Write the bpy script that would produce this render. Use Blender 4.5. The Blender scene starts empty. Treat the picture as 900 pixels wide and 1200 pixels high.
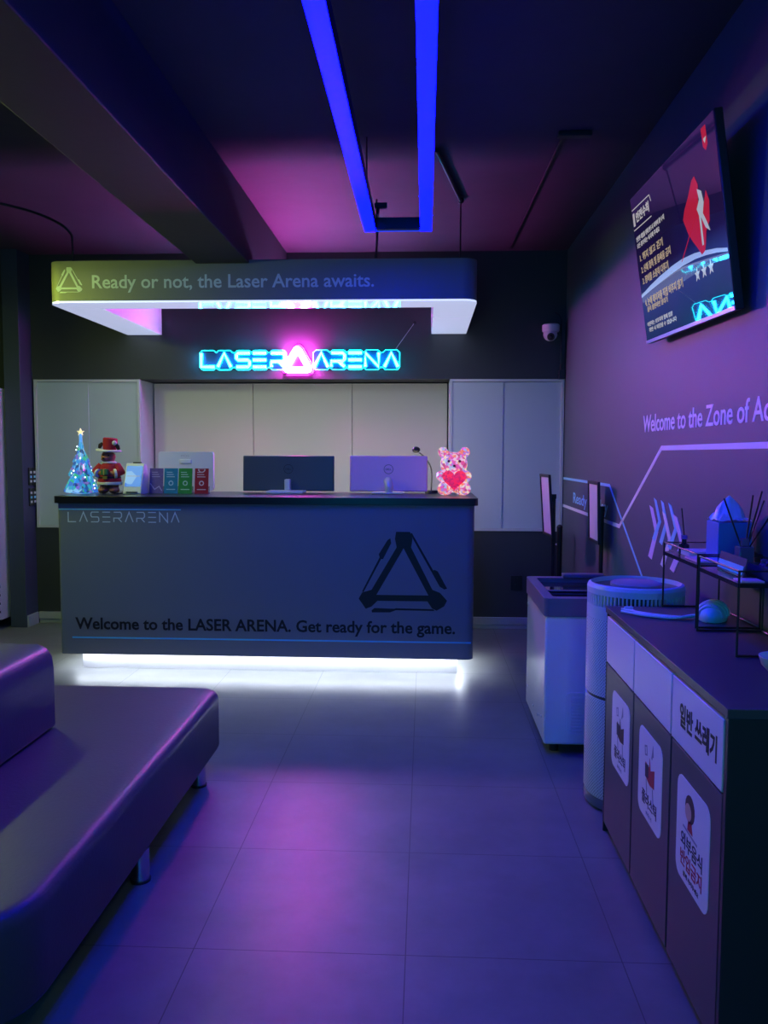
import bpy, bmesh, math, random
from mathutils import Vector, Matrix, geometry
random.seed(7)
PI = math.pi
D = bpy.data
SC = bpy.context.scene
COL = SC.collection

# ------------------------------------------------------------------ camera
F, PITCH, YAW, ROLL, CH = 974.77, .0711910, .0489052, .00328461, 1.4045
cd = D.cameras.new('camera'); cam = D.objects.new('camera', cd); COL.objects.link(cam)
cd.sensor_fit = 'VERTICAL'; cd.sensor_height = 36.0; cd.sensor_width = 27.0
cd.lens = F / 1200 * 36.0
cd.clip_start = .02; cd.clip_end = 60
_f = Vector((-math.sin(YAW)*math.cos(PITCH), math.cos(YAW)*math.cos(PITCH), -math.sin(PITCH)))
_r = Vector((math.cos(YAW), math.sin(YAW), 0)); _u = _r.cross(_f)
_r2 = _r*math.cos(ROLL) + _u*math.sin(ROLL); _u2 = _u*math.cos(ROLL) - _r*math.sin(ROLL)
m = Matrix((_r2, _u2, -_f)).transposed().to_4x4(); m.translation = Vector((0, 0, CH))
cam.matrix_world = m
SC.camera = cam

# ------------------------------------------------------------------ world, exposure, lamps behind the camera
w = D.worlds.new('world'); SC.world = w; w.use_nodes = True
bg = w.node_tree.nodes['Background']; bg.inputs[0].default_value = (.02, .03, .12, 1); bg.inputs[1].default_value = .3
vs = SC.view_settings
vs.view_transform = 'Standard'; vs.look = 'None'; vs.gamma = 1; vs.use_curve_mapping = False
vs.exposure = 0.12
SC.display_settings.display_device = 'sRGB'
SC.cycles.use_denoising = True
SC.cycles.max_bounces = 8
SC.cycles.caustics_reflective = False; SC.cycles.caustics_refractive = False
SC.cycles.sample_clamp_indirect = 6

# emission strengths of the light fittings and the added teal fill, all in one place
E_BLUE, E_YELLOW, E_TEAL_FILL, E_SCREEN = 52.0, 80.0, 12.0, 5.0
E_CANOPY, E_STRIP = 1.05, 44.0
E_CYAN, E_MAGENTA = 74.0, 360.0

def lamp(name, loc, rot, size, col, power):
    l = D.lights.new(name, 'AREA'); l.shape = 'RECTANGLE'; l.size, l.size_y = size
    l.color = col; l.energy = power
    o = D.objects.new(name, l); o.location = loc; o.rotation_euler = rot; COL.objects.link(o)
    return o

# ------------------------------------------------------------------ materials
MATS = {}
def mat(name, col, rough=.5, metal=0, spec=.5, emit=None, es=0, bump=None, noise=None, coat=0, alpha=1, trans=0):
    if name in MATS: return MATS[name]
    mt = D.materials.new(name); mt.use_nodes = True
    nt = mt.node_tree; b = nt.nodes['Principled BSDF']
    c4 = (*col, 1)
    b.inputs['Base Color'].default_value = c4
    b.inputs['Roughness'].default_value = rough
    b.inputs['Metallic'].default_value = metal
    b.inputs['Specular IOR Level'].default_value = spec
    b.inputs['Coat Weight'].default_value = coat
    b.inputs['Coat Roughness'].default_value = .05
    b.inputs['Alpha'].default_value = alpha
    b.inputs['Transmission Weight'].default_value = trans
    if emit:
        b.inputs['Emission Color'].default_value = (*emit, 1); b.inputs['Emission Strength'].default_value = es
    tc = nt.nodes.new('ShaderNodeTexCoord')
    if noise:      # (scale, amount): gentle wear in the colour
        n = nt.nodes.new('ShaderNodeTexNoise'); n.inputs['Scale'].default_value = noise[0]; n.inputs['Detail'].default_value = 4
        nt.links.new(tc.outputs['Object'], n.inputs['Vector'])
        mx = nt.nodes.new('ShaderNodeMix'); mx.data_type = 'RGBA'
        mx.inputs[6].default_value = tuple(c*(1-noise[1]) for c in col)+(1,)
        mx.inputs[7].default_value = tuple(min(1, c*(1+noise[1])) for c in col)+(1,)
        nt.links.new(n.outputs['Fac'], mx.inputs[0]); nt.links.new(mx.outputs[2], b.inputs['Base Color'])
    if bump:       # (scale, strength)
        n2 = nt.nodes.new('ShaderNodeTexNoise'); n2.inputs['Scale'].default_value = bump[0]; n2.inputs['Detail'].default_value = 3
        nt.links.new(tc.outputs['Object'], n2.inputs['Vector'])
        bp = nt.nodes.new('ShaderNodeBump'); bp.inputs['Strength'].default_value = bump[1]; bp.inputs['Distance'].default_value = .003
        nt.links.new(n2.outputs['Fac'], bp.inputs['Height']); nt.links.new(bp.outputs['Normal'], b.inputs['Normal'])
    MATS[name] = mt
    return mt

def floor_mat():
    mt = D.materials.new('grey_porcelain_tile'); mt.use_nodes = True
    nt = mt.node_tree; N = nt.nodes; L = nt.links; b = N['Principled BSDF']
    tc = N.new('ShaderNodeTexCoord'); mp = N.new('ShaderNodeMapping')
    mp.inputs['Location'].default_value = (.6452, -3.4364, 0)
    L.new(tc.outputs['Object'], mp.inputs['Vector'])
    sep = N.new('ShaderNodeSeparateXYZ'); L.new(mp.outputs[0], sep.inputs[0])
    def line(sock):
        a = N.new('ShaderNodeMath'); a.operation = 'DIVIDE'; a.inputs[1].default_value = .6; L.new(sock, a.inputs[0])
        f = N.new('ShaderNodeMath'); f.operation = 'FRACT'; L.new(a.outputs[0], f.inputs[0])
        s = N.new('ShaderNodeMath'); s.operation = 'SUBTRACT'; s.inputs[1].default_value = .5; L.new(f.outputs[0], s.inputs[0])
        ab = N.new('ShaderNodeMath'); ab.operation = 'ABSOLUTE'; L.new(s.outputs[0], ab.inputs[0])
        g = N.new('ShaderNodeMath'); g.operation = 'GREATER_THAN'; g.inputs[1].default_value = .5 - .0028; L.new(ab.outputs[0], g.inputs[0])
        return g.outputs[0]
    mxm = N.new('ShaderNodeMath'); mxm.operation = 'MAXIMUM'
    L.new(line(sep.outputs[0]), mxm.inputs[0]); L.new(line(sep.outputs[1]), mxm.inputs[1])
    n = N.new('ShaderNodeTexNoise'); n.inputs['Scale'].default_value = 3.0; n.inputs['Detail'].default_value = 8; n.inputs['Roughness'].default_value = .65
    L.new(tc.outputs['Object'], n.inputs['Vector'])
    cr = N.new('ShaderNodeValToRGB'); L.new(n.outputs['Fac'], cr.inputs[0])
    cr.color_ramp.elements[0].position = .3; cr.color_ramp.elements[0].color = (.135, .14, .14, 1)
    cr.color_ramp.elements[1].position = .7; cr.color_ramp.elements[1].color = (.20, .205, .205, 1)
    mx = N.new('ShaderNodeMix'); mx.data_type = 'RGBA'
    L.new(mxm.outputs[0], mx.inputs[0]); L.new(cr.outputs[0], mx.inputs[6]); mx.inputs[7].default_value = (.07, .07, .075, 1)
    L.new(mx.outputs[2], b.inputs['Base Color'])
    rr = N.new('ShaderNodeMapRange'); rr.inputs[3].default_value = .34; rr.inputs[4].default_value = .48
    L.new(n.outputs['Fac'], rr.inputs[0]); L.new(rr.outputs[0], b.inputs['Roughness'])
    bp = N.new('ShaderNodeBump'); bp.inputs['Strength'].default_value = .4; bp.inputs['Distance'].default_value = .002; bp.invert = True
    L.new(mxm.outputs[0], bp.inputs['Height']); L.new(bp.outputs[0], b.inputs['Normal'])
    return mt

def ceiling_mat():
    mt = mat('painted_slab', (.05, .042, .055), .75, noise=(2.5, .25), bump=(14, .3))
    nt = mt.node_tree; N = nt.nodes; L = nt.links; b = N['Principled BSDF']
    # formwork joints of the slab, every 1.25 m across and 0.62 m along
    tc = N.new('ShaderNodeTexCoord'); br = N.new('ShaderNodeTexBrick')
    br.offset = 0.0; br.inputs['Scale'].default_value = 1.0; br.inputs['Mortar Size'].default_value = .004
    br.inputs['Brick Width'].default_value = 1.8; br.inputs['Row Height'].default_value = .9
    L.new(tc.outputs['Object'], br.inputs['Vector'])
    old = b.inputs['Base Color'].links[0].from_socket
    mx = N.new('ShaderNodeMix'); mx.data_type = 'RGBA'; mx.inputs[7].default_value = (.05, .05, .052, 1)
    L.new(br.outputs['Fac'], mx.inputs[0]); L.new(old, mx.inputs[6]); L.new(mx.outputs[2], b.inputs['Base Color'])
    return mt

def glow_mat(name, cols, scale, es, rough=.15, base=(.12, .12, .14)):
    """translucent lit plastic: emission whose colour wanders over the object"""
    mt = D.materials.new(name); mt.use_nodes = True
    nt = mt.node_tree; N = nt.nodes; L = nt.links; b = N['Principled BSDF']
    tc = N.new('ShaderNodeTexCoord'); v = N.new('ShaderNodeTexVoronoi'); v.inputs['Scale'].default_value = scale
    L.new(tc.outputs['Object'], v.inputs['Vector'])
    sp = N.new('ShaderNodeSeparateColor'); L.new(v.outputs['Color'], sp.inputs[0])
    cr = N.new('ShaderNodeValToRGB'); cr.color_ramp.interpolation = 'CONSTANT'
    els = cr.color_ramp.elements
    while len(els) < len(cols): els.new(.5)
    for i, c in enumerate(cols): els[i].position = i/len(cols); els[i].color = (*c, 1)
    L.new(sp.outputs[0], cr.inputs[0])
    L.new(cr.outputs[0], b.inputs['Emission Color']); b.inputs['Emission Strength'].default_value = es
    b.inputs['Base Color'].default_value = (*base, 1); b.inputs['Roughness'].default_value = rough
    return mt

# ------------------------------------------------------------------ mesh helpers
class MB:
    def __init__(s): s.v = []; s.f = []
    def add(s, vs, fs):
        o = len(s.v); s.v += [tuple(x) for x in vs]; s.f += [tuple(i+o for i in f) for f in fs]; return s
    def box(s, x0, x1, y0, y1, z0, z1, M=None):
        vs = [Vector((x, y, z)) for z in (z0, z1) for y in (y0, y1) for x in (x0, x1)]
        if M is not None: vs = [M @ q for q in vs]
        return s.add(vs, [(0, 2, 3, 1), (4, 5, 7, 6), (0, 1, 5, 4), (2, 6, 7, 3), (0, 4, 6, 2), (1, 3, 7, 5)])
    def tube(s, pts, r, n=10, closed=False, cap=True):
        pts = [Vector(p) for p in pts]; k = len(pts); rings = []
        prev = None
        for i, p in enumerate(pts):
            if closed: t = (pts[(i+1) % k]-pts[i-1])
            else: t = pts[min(i+1, k-1)]-pts[max(i-1, 0)]
            t.normalize()
            if prev is None:
                a = Vector((0, 0, 1)) if abs(t.z) < .9 else Vector((1, 0, 0))
                u = t.cross(a).normalized()
            else:
                u = (prev - t*prev.dot(t))
                u = u.normalized() if u.length > 1e-6 else t.orthogonal().normalized()
            prev = u; wv = t.cross(u)
            rr = r[i] if isinstance(r, (list, tuple)) else r
            rings.append([p + (u*math.cos(2*PI*j/n) + wv*math.sin(2*PI*j/n))*rr for j in range(n)])
        vs = [q for rg in rings for q in rg]; fs = []
        for i in range(k if closed else k-1):
            a, b2 = i*n, ((i+1) % k)*n
            for j in range(n): fs.append((a+j, a+(j+1) % n, b2+(j+1) % n, b2+j))
        if cap and not closed:
            fs.append(tuple(reversed(range(n)))); fs.append(tuple(range((k-1)*n, k*n)))
        return s.add(vs, fs)
    def cyl(s, c, r, h, n=24, r2=None):
        c = Vector(c); return s.tube([c, c+Vector((0, 0, h))], [r, r if r2 is None else r2], n)
    def lathe(s, prof, n=32, c=(0, 0, 0)):
        c = Vector(c); vs = []; fs = []
        for (r, z) in prof:
            for j in range(n): vs.append(c+Vector((max(r, 1e-4)*math.cos(2*PI*j/n), max(r, 1e-4)*math.sin(2*PI*j/n), z)))
        for i in range(len(prof)-1):
            for j in range(n): fs.append((i*n+j, i*n+(j+1) % n, (i+1)*n+(j+1) % n, (i+1)*n+j))
        fs.append(tuple(reversed(range(n)))); fs.append(tuple(range((len(prof)-1)*n, len(prof)*n)))
        return s.add(vs, fs)
    def ball(s, c, rx, ry=None, rz=None, nu=16, nv=10, M=None):
        ry = rx if ry is None else ry; rz = rx if rz is None else rz
        vs = []; fs = []; c = Vector(c)
        for i in range(nv+1):
            a = PI*i/nv - PI/2
            for j in range(nu):
                q = Vector((rx*math.cos(a)*math.cos(2*PI*j/nu), ry*math.cos(a)*math.sin(2*PI*j/nu), rz*math.sin(a)))
                vs.append((M @ q if M is not None else q)+c)
        for i in range(nv):
            for j in range(nu): fs.append((i*nu+j, i*nu+(j+1) % nu, (i+1)*nu+(j+1) % nu, (i+1)*nu+j))
        return s.add(vs, fs)
    def prism(s, loops, o, u, v, d0=0.0, d1=.002):
        """2-D loops (outer, holes...) in the plane o,u,v, thickened along u x v from d0 to d1"""
        o, u, v = Vector(o), Vector(u), Vector(v); n = u.normalized().cross(v.normalized())
        if isinstance(loops[0][0], (int, float)): loops = [loops]
        flat = [p for lp in loops for p in lp]
        tris = geometry.tessellate_polygon([[Vector((p[0], p[1], 0)) for p in lp] for lp in loops])
        A = [o+u*p[0]+v*p[1]+n*d0 for p in flat]; B = [o+u*p[0]+v*p[1]+n*d1 for p in flat]
        k = len(flat); fs = []
        for t in tris:
            a, b2, c = t
            ar = (flat[b2][0]-flat[a][0])*(flat[c][1]-flat[a][1])-(flat[b2][1]-flat[a][1])*(flat[c][0]-flat[a][0])
            if ar < 0: a, c = c, a
            fs.append((a+k, b2+k, c+k)); fs.append((c, b2, a))
        i0 = 0
        for lp in loops:
            m_ = len(lp)
            area = sum(lp[i][0]*lp[(i+1) % m_][1]-lp[(i+1) % m_][0]*lp[i][1] for i in range(m_))
            outer = (lp is loops[0])
            for i in range(m_):
                a, b2 = i0+i, i0+(i+1) % m_
                q = (a, b2, b2+k, a+k)
                if (area < 0) == outer: q = q[::-1]
                fs.append(q)
            i0 += m_
        return s.add(A+B, fs)
    def stroke(s, pts, wd, o, u, v, d0, d1):
        """flat ribbon of width wd along 2-D polyline, mitred"""
        P = [Vector((a, b2)) for a, b2 in pts]; L_, R_ = [], []
        for i, p in enumerate(P):
            d1_ = (P[i]-P[i-1]).normalized() if i > 0 else None
            d2_ = (P[i+1]-P[i]).normalized() if i < len(P)-1 else None
            if d1_ is None: d1_ = d2_
            if d2_ is None: d2_ = d1_
            n1 = Vector((-d1_.y, d1_.x)); n2 = Vector((-d2_.y, d2_.x)); nn = (n1+n2)
            nn = nn.normalized() if nn.length > 1e-6 else n1
            k = wd/2/max(.3, nn.dot(n1))
            L_.append(p+nn*k); R_.append(p-nn*k)
        lp = [tuple(q) for q in R_]+[tuple(q) for q in reversed(L_)]
        return s.prism([lp], o, u, v, d0, d1)
    def text(s, txt, o, u, v, width=None, cap=.1, d0=0, d1=.0015, bold=0, spacing=1.0, align='L'):
        """lettering: cap = height of a capital, width = full width; o = left end of the base line"""
        def mesh_of(t):
            c = D.curves.new('t', 'FONT'); c.body = t; c.size = 1; c.offset = bold; c.resolution_u = 3; c.space_character = spacing
            ob = D.objects.new('t', c); COL.objects.link(ob)
            dg = bpy.context.evaluated_depsgraph_get(); me = D.meshes.new_from_object(ob.evaluated_get(dg))
            D.objects.remove(ob); D.curves.remove(c); return me
        hm = mesh_of('H' if ord(txt[0]) < 0x3000 else '기'); ys = [q.co.y for q in hm.vertices]; ch = max(ys)-min(ys); yb = min(ys) if ord(txt[0]) >= 0x3000 else 0; D.meshes.remove(hm)
        me = mesh_of(txt); xs = [q.co.x for q in me.vertices]; x0, x1 = min(xs), max(xs)
        ky = cap/ch; kx = ky if width is None else width/(x1-x0)
        o, u, v = Vector(o), Vector(u).normalized(), Vector(v).normalized(); n = u.cross(v)
        sh = 0 if align == 'L' else -(x1-x0)*kx/2
        pos = [o+u*((q.co.x-x0)*kx+sh)+v*((q.co.y-yb)*ky) for q in me.vertices]
        k = len(pos)
        fs = [tuple(p.vertices) for p in me.polygons]
        vs = [q+n*d1 for q in pos]+[q+n*d0 for q in pos]
        fr = []
        for f in fs:
            a, b2, c = (me.vertices[i].co for i in f[:3])
            fr.append(f if (b2-a).cross(c-a).z >= 0 else f[::-1])
        bd = {}
        for f in fr:
            for i in range(len(f)):
                e = (f[i], f[(i+1) % len(f)]); bd[e] = 1
        sides = [(a, b2, b2+k, a+k)[::-1] for (a, b2) in bd if (b2, a) not in bd]
        D.meshes.remove(me)
        return s.add(vs, fr+[tuple(i+k for i in reversed(f)) for f in fr]+sides)
    def build(s, name, mt, parent=None, bevel=0, seg=2, smooth=True, angle=40, mods=()):
        me = D.meshes.new(name); me.from_pydata(s.v, [], s.f); me.update()
        bm = bmesh.new(); bm.from_mesh(me); bmesh.ops.recalc_face_normals(bm, faces=bm.faces[:]) if s.__dict__.get('fixn') else None
        bm.to_mesh(me); bm.free()
        o = D.objects.new(name, me); COL.objects.link(o)
        if isinstance(mt, (list, tuple)):
            for q in mt: me.materials.append(q)
        else: me.materials.append(mt)
        if parent is not None: o.parent = parent
        for q in mods:
            md = o.modifiers.new(q[0], q[0])
            for k, vv in q[1].items(): setattr(md, k, vv)
        if bevel:
            b = o.modifiers.new('bevel', 'BEVEL'); b.width = bevel; b.segments = seg; b.limit_method = 'ANGLE'; b.angle_limit = math.radians(35)
        if smooth:
            me.polygons.foreach_set('use_smooth', [True]*len(me.polygons))
            bm = bmesh.new(); bm.from_mesh(me)
            for e in bm.edges:
                if len(e.link_faces) == 2 and e.calc_face_angle(0) > math.radians(angle): e.smooth = False
            bm.to_mesh(me); bm.free()
        return o

def thing(name, label, cat, loc=(0, 0, 0), rz=0, group=None, M=None):
    o = D.objects.new(name, None); COL.objects.link(o); o.empty_display_size = .05
    if M is not None: o.matrix_world = M
    else: o.location = loc; o.rotation_euler = (0, 0, rz)
    o['label'] = label; o['category'] = cat
    if group: o['group'] = group
    return o
def tag(o, label, cat, group=None):
    o['label'] = label; o['category'] = cat
    if group: o['group'] = group
    return o
def struct(o):
    o['kind'] = 'structure'; return o
def dup(root, loc, rz, label, group=None):
    r = root.copy(); COL.objects.link(r); r.location = loc; r.rotation_euler = (0, 0, rz); r['label'] = label
    if group: r['group'] = group
    for ch in list(root.children):
        c = ch.copy(); COL.objects.link(c); c.parent = r
        for g in list(ch.children):
            d = g.copy(); COL.objects.link(d); d.parent = c
    return r
def rrect(x0, x1, y0, y1, r, n=5):
    if not isinstance(r, (list, tuple)): r = (r,)*4
    out = []
    for (cx, cy, a0, rr) in ((x1-r[0], y0+r[0], -90, r[0]), (x1-r[1], y1-r[1], 0, r[1]), (x0+r[2], y1-r[2], 90, r[2]), (x0+r[3], y0+r[3], 180, r[3])):
        if rr < 1e-5: out.append((cx, cy)); continue
        for i in range(n+1):
            a = math.radians(a0+90*i/n); out.append((cx+rr*math.cos(a), cy+rr*math.sin(a)))
    return out
def curve3(pts, n=8):
    """Catmull-Rom through the points"""
    P = [Vector(p) for p in pts]; P = [P[0]*2-P[1]]+P+[P[-1]*2-P[-2]]; out = []
    for i in range(1, len(P)-2):
        for k in range(n):
            t = k/n; a, b2, c, d = P[i-1:i+3]
            out.append(.5*((2*b2)+(c-a)*t+(2*a-5*b2+4*c-d)*t*t+(3*b2-a-3*c+d)*t**3))
    out.append(P[-2]); return out

# techno stroke alphabet on a unit cell
GLY = {'L': [[(0, 1), (0, 0), (1, 0)]],
       'A': [[(0, 0), (.5, 1), (1, 0)]],
       'S': [[(1, 1), (.12, 1), (0, .88), (0, .62), (.12, .5), (.88, .5), (1, .38), (1, .12), (.88, 0), (0, 0)]],
       'E': [[(0, 1), (1, 1)], [(0, .5), (1, .5)], [(0, 0), (1, 0)]],
       'R': [[(0, 1), (.85, 1), (1, .85), (1, .55), (.85, .4), (0, .4), (0, 0)], [(.55, .4), (1, 0)]],
       'N': [[(0, 0), (0, 1), (1, 0), (1, 1)]]}
def logo(kind='all'):
    """triangular emblem: ring, and the three outer blades, on a 1 x ~0.93 cell"""
    def c(L): return [((x-298)/312, (413-y)/312) for x, y in L]
    outer = c([(430, 125), (478, 125), (487, 150), (482, 180), (557, 330), (583, 340), (608, 368), (598, 388), (572, 404), (556, 396), (540, 371), (366, 371), (345, 392), (325, 400), (300, 364), (312, 342), (345, 332), (432, 180), (426, 150)])
    hole = c([(456, 183), (543, 350), (362, 350)])
    blades = [c([(410, 148), (413, 165), (385, 222), (378, 222), (317, 341), (312, 338), (373, 216), (370, 205), (400, 155)]),
              c([(562, 258), (575, 264), (608, 325), (598, 328), (582, 318), (561, 280), (479, 133), (484, 128), (560, 262)]),
              c([(345, 406), (355, 397), (425, 399), (430, 397), (560, 399), (565, 405), (430, 404), (410, 412), (347, 413)])]
    return outer, hole, blades

# ------------------------------------------------------------------ shared materials
PAINT_WALL = mat('slate_wall_paint', (.055, .06, .075), .6, noise=(3, .08), bump=(60, .08))
PAINT_RIGHT = mat('grey_wall_paint', (.095, .12, .145), .55, noise=(2, .06), bump=(60, .08))
BLACK = mat('black_metal', (.012, .012, .014), .4)
BLACKP = mat('black_plastic', (.015, .015, .018), .45)
WHITEP = mat('white_plastic', (.75, .75, .77), .4)
GREYCAB = mat('cabinet_grey_laminate', (.55, .61, .64), .5)
CREAM = mat('cream_panel', (.60, .60, .50), .55)
FRAMEW = mat('pale_aluminium', (.6, .6, .62), .4)
CHROME = mat('chrome', (.75, .75, .78), .15, 1)
STEEL = mat('brushed_steel', (.6, .6, .62), .3, .9)
DECALW = mat('white_vinyl', (.95, .95, .96), .5)
DECALB = mat('blue_vinyl', (.3, .75, .98), .5)
LETTERK = mat('black_vinyl', (.006, .006, .007), .5)
GLASSD = mat('dark_glass', (.02, .025, .03), .06)

XW, YB, ZC, YR = 1.09, 6.62, 2.97, -2.6

# ------------------------------------------------------------------ room
struct(MB().box(-4.4, 1.3, YR-.1, 7.3, -.12, 0).build('floor', floor_mat(), smooth=False))
struct(MB().box(-4.4, 1.3, YR-.1, 7.3, ZC, ZC+.12).build('ceiling', ceiling_mat(), smooth=False))
wr = struct(MB().box(XW, XW+.12, YR, 7.2, 0, ZC).build('wall_right', PAINT_RIGHT, smooth=False))
struct(MB().box(-4.4, -4.28, YR, 7.2, 0, ZC).build('wall_left', PAINT_WALL, smooth=False))
struct(MB().box(-4.28, XW, YR-.12, YR, 0, ZC).build('wall_front', PAINT_WALL, smooth=False))
wb = MB()
wb.box(-3.17, XW, YB, 7.2, 0, .785)                 # dado below the cupboards
wb.box(-3.17, XW, YB, 7.2, 1.985, ZC)               # bulkhead above them
wb.box(-4.28, -3.17, 6.95, 7.2, 0, ZC)              # return behind the fridge
wb.box(-3.17, XW, 7.0, 7.2, .785, 1.985)
struct(wb.build('wall_back', mat('dark_slate_paint', (.038, .042, .048), .6, noise=(3, .08), bump=(60, .08)), smooth=False))
struct(MB().box(-3.30, -3.17, 6.42, 6.95, 0, ZC).build('wall_left.001', mat('bluish_pillar_paint', (.045, .058, .10), .6, noise=(3, .08)), bevel=.004, smooth=False))
struct(MB().box(-1.43, -1.095, YR, YB, 2.57, ZC).build('trim_1', mat('painted_beam', (.032, .032, .034), .7, noise=(2, .15), bump=(20, .3)), bevel=.006))
BASEB = mat('skirting', (.42, .43, .46), .4)
struct(MB().box(-3.155, XW, YB-.018, YB, .035, .095).box(-3.155, XW, YB-.006, YB, 0, .035).build('baseboard_back', BASEB, bevel=.003))
struct(MB().box(-3.17, -3.155, 6.43, YB-.018, .0, .095).build('baseboard_left', BASEB, bevel=.003))
# cream panels in the niche between the cupboards
pn = MB()
for a, b_ in ((-2.27, -1.436), (-1.432, -.607), (-.603, .18)): pn.box(a, b_, 6.92, 6.95, .80, 1.975)
struct(pn.build('wall_back.001', CREAM, bevel=.002, smooth=False))

# lettering, arrows and route lines stuck on the right wall (children of the wall)
U, V = Vector((0, -1, 0)), Vector((0, 0, 1))
def onwall(pts): return [(-y, z) for y, z in pts]
d = .0015
MB().text('Welcome to the Zone of Action', (XW, 4.24, 1.512), U, V, width=1.75, cap=.082, d1=d, bold=.012).build('lettering', DECALW, wr, smooth=False)
MB().text('Ready to Play', (XW, 6.16, 1.045), U, V, width=1.16, cap=.075, d1=d, bold=.012).build('lettering', DECALB, wr, smooth=False)
MB().stroke(onwall([(6.62, .995), (4.70, .998), (3.906, 1.43), (.6, 1.437)]), .022, (XW, 0, 0), U, V, 0, d).build('route_line', DECALW, wr, smooth=False)
MB().stroke(onwall([(6.62, 1.209), (4.97, 1.216), (4.10, .74)]), .018, (XW, 0, 0), U, V, 0, d).build('route_line', DECALB, wr, smooth=False)
nlay = [0]
def chevron(ytop, ztop, ymid, zmid, ybot, zbot, wd, mt):
    nlay[0] += 1; d = .0008 + .0004*nlay[0]
    MB().prism([onwall([(ytop, ztop), (ytop-wd, ztop-.01), (ymid-wd, zmid), (ybot-wd, zbot-.01), (ybot, zbot), (ymid, zmid)])], (XW, 0, 0), U, V, 0, d).build('arrow_decal', mt, wr, smooth=False)
VL = mat('lilac_vinyl', (.85, .7, .95), .5)
for k in range(2):
    o_ = -1.45*k
    chevron(4.085+o_, 1.155, 3.985+o_, 1.04, 4.085+o_, .907, .062, VL if k == 0 else DECALW)
    chevron(4.01+o_, 1.195, 3.925+o_, 1.09, 4.02+o_, 1.0, .045, DECALB)
    chevron(3.89+o_, 1.19, 3.82+o_, 1.09, 3.90+o_, .995, .045, DECALB)
    chevron(3.86+o_, 1.14, 3.76+o_, 1.02, 3.87+o_, .895, .052, DECALW)
    chevron(3.77+o_, 1.185, 3.67+o_, 1.08, 3.76+o_, .99, .045, DECALB)
    chevron(3.695+o_, 1.14, 3.58+o_, 1.02, 3.72+o_, .895, .062, VL)

# ------------------------------------------------------------------ reception counter
CX0, CX1, CY0, CY1 = -2.325, .31, 5.15, 5.86
COUNTER = mat('counter_satin_paint', (.20, .215, .21), .45, noise=(2, .04))
ct = thing('reception_counter', 'long slate grey reception counter with black top and white glow underneath', 'counter', (-1, 5.5, 0))
loc = Vector((-1, 5.5, 0))
def L(o): return Vector(o)-loc
MB().prism([rrect(CX0, CX1, CY0, CY1, (.05, .02, .02, .02))], L((0, 0, .142)), (1, 0, 0), (0, 1, 0), 0, .938).build('counter_body', COUNTER, ct)
MB().prism([rrect(CX0, CX1, CY0, CY1, (.05, .02, .02, .02)), rrect(CX0+.014, CX1-.014, CY0+.014, CY1-.014, (.036, .01, .01, .01))[::-1]], L((0, 0, .112)), (1, 0, 0), (0, 1, 0), 0, .030).build('skirt', COUNTER, ct)
MB().prism([rrect(CX0-.02, CX1+.02, CY0-.02, CY1+.02, .03)], L((0, 0, 1.08)), (1, 0, 0), (0, 1, 0), 0, .045).build('countertop', mat('black_stone', (.010, .010, .013), .3), ct, bevel=.004)
MB().box(-2.225-loc.x, .215-loc.x, 5.255-loc.y, 5.76-loc.y, 0, .142).build('plinth', mat('plinth_white', (.6, .6, .62), .4), ct)
LEDW = mat('led_white', (.8, .8, .8), .5, emit=(.78, .86, 1), es=E_STRIP)
st = MB()
st.box(-2.25, .24, 5.215, 5.237, .130, .141, Matrix.Translation(-loc)); st.box(.222, .242, 5.25, 5.74, .130, .141, Matrix.Translation(-loc)); st.box(-2.25, -2.232, 5.25, 5.74, .130, .141, Matrix.Translation(-loc))
st.build('led_strip', LEDW, ct, smooth=False)
UX, UZ = Vector((1, 0, 0)), Vector((0, 0, 1))
fo = L((0, CY0, 0))
CYANV = mat('cyan_vinyl', (.25, .75, .8), .5)
PALEV = mat('pale_vinyl', (.72, .80, .76), .5)
MB().stroke([(-2.315, 1.041), (-1.531, 1.042)], .008, fo, UX, UZ, 0, .0015).build('accent_line', CYANV, ct, smooth=False)
MB().stroke([(-2.246, .220), (.295, .220)], .010, fo, UX, UZ, 0, .0015).build('accent_line', mat('blue_line_vinyl', (.12, .6, .8), .5), ct, smooth=False)
ls = MB(); x = -2.255; stp = .0735
for ch in 'LASERARENA':
    for pl in GLY[ch]: ls.stroke([(x+a*.05, .962+b_*.062) for a, b_ in pl], .006, fo, UX, UZ, 0, .0015)
    x += stp
ls.build('lettering', PALEV, ct, smooth=False)
MB().text('Welcome to the LASER ARENA. Get ready for the game.', fo+UX*-2.225+UZ*.276, UX, UZ, width=2.42, cap=.076, d1=.0015, bold=.022).build('lettering', LETTERK, ct, smooth=False)
og, hl, bl = logo()
sc_ = .56
em = MB(); oo = fo+UX*-.413+UZ*.405
em.prism([[(a*sc_, b_*sc_*.985) for a, b_ in og], [(a*sc_, b_*sc_*.985) for a, b_ in hl]], oo, UX, UZ, 0, .0015)
for b3 in bl: em.prism([[(a*sc_, b_*sc_*.985) for a, b_ in b3]], oo, UX, UZ, 0, .0015)
em.build('emblem', LETTERK, ct, smooth=False)

# ------------------------------------------------------------------ canopy light over the counter
KY0, KY1, KZ0, KZ1 = 5.19, 6.612, 2.334, 2.592
cp = thing('canopy_light', 'hanging U-shaped canopy light with glowing white underside over the counter', 'light', (-1, 5.9, KZ0))
lc = Vector((-1, 5.9, KZ0))
outer = rrect(-2.375, .315, KY0, KY1, (.09, 0, 0, .09), 8)
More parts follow.
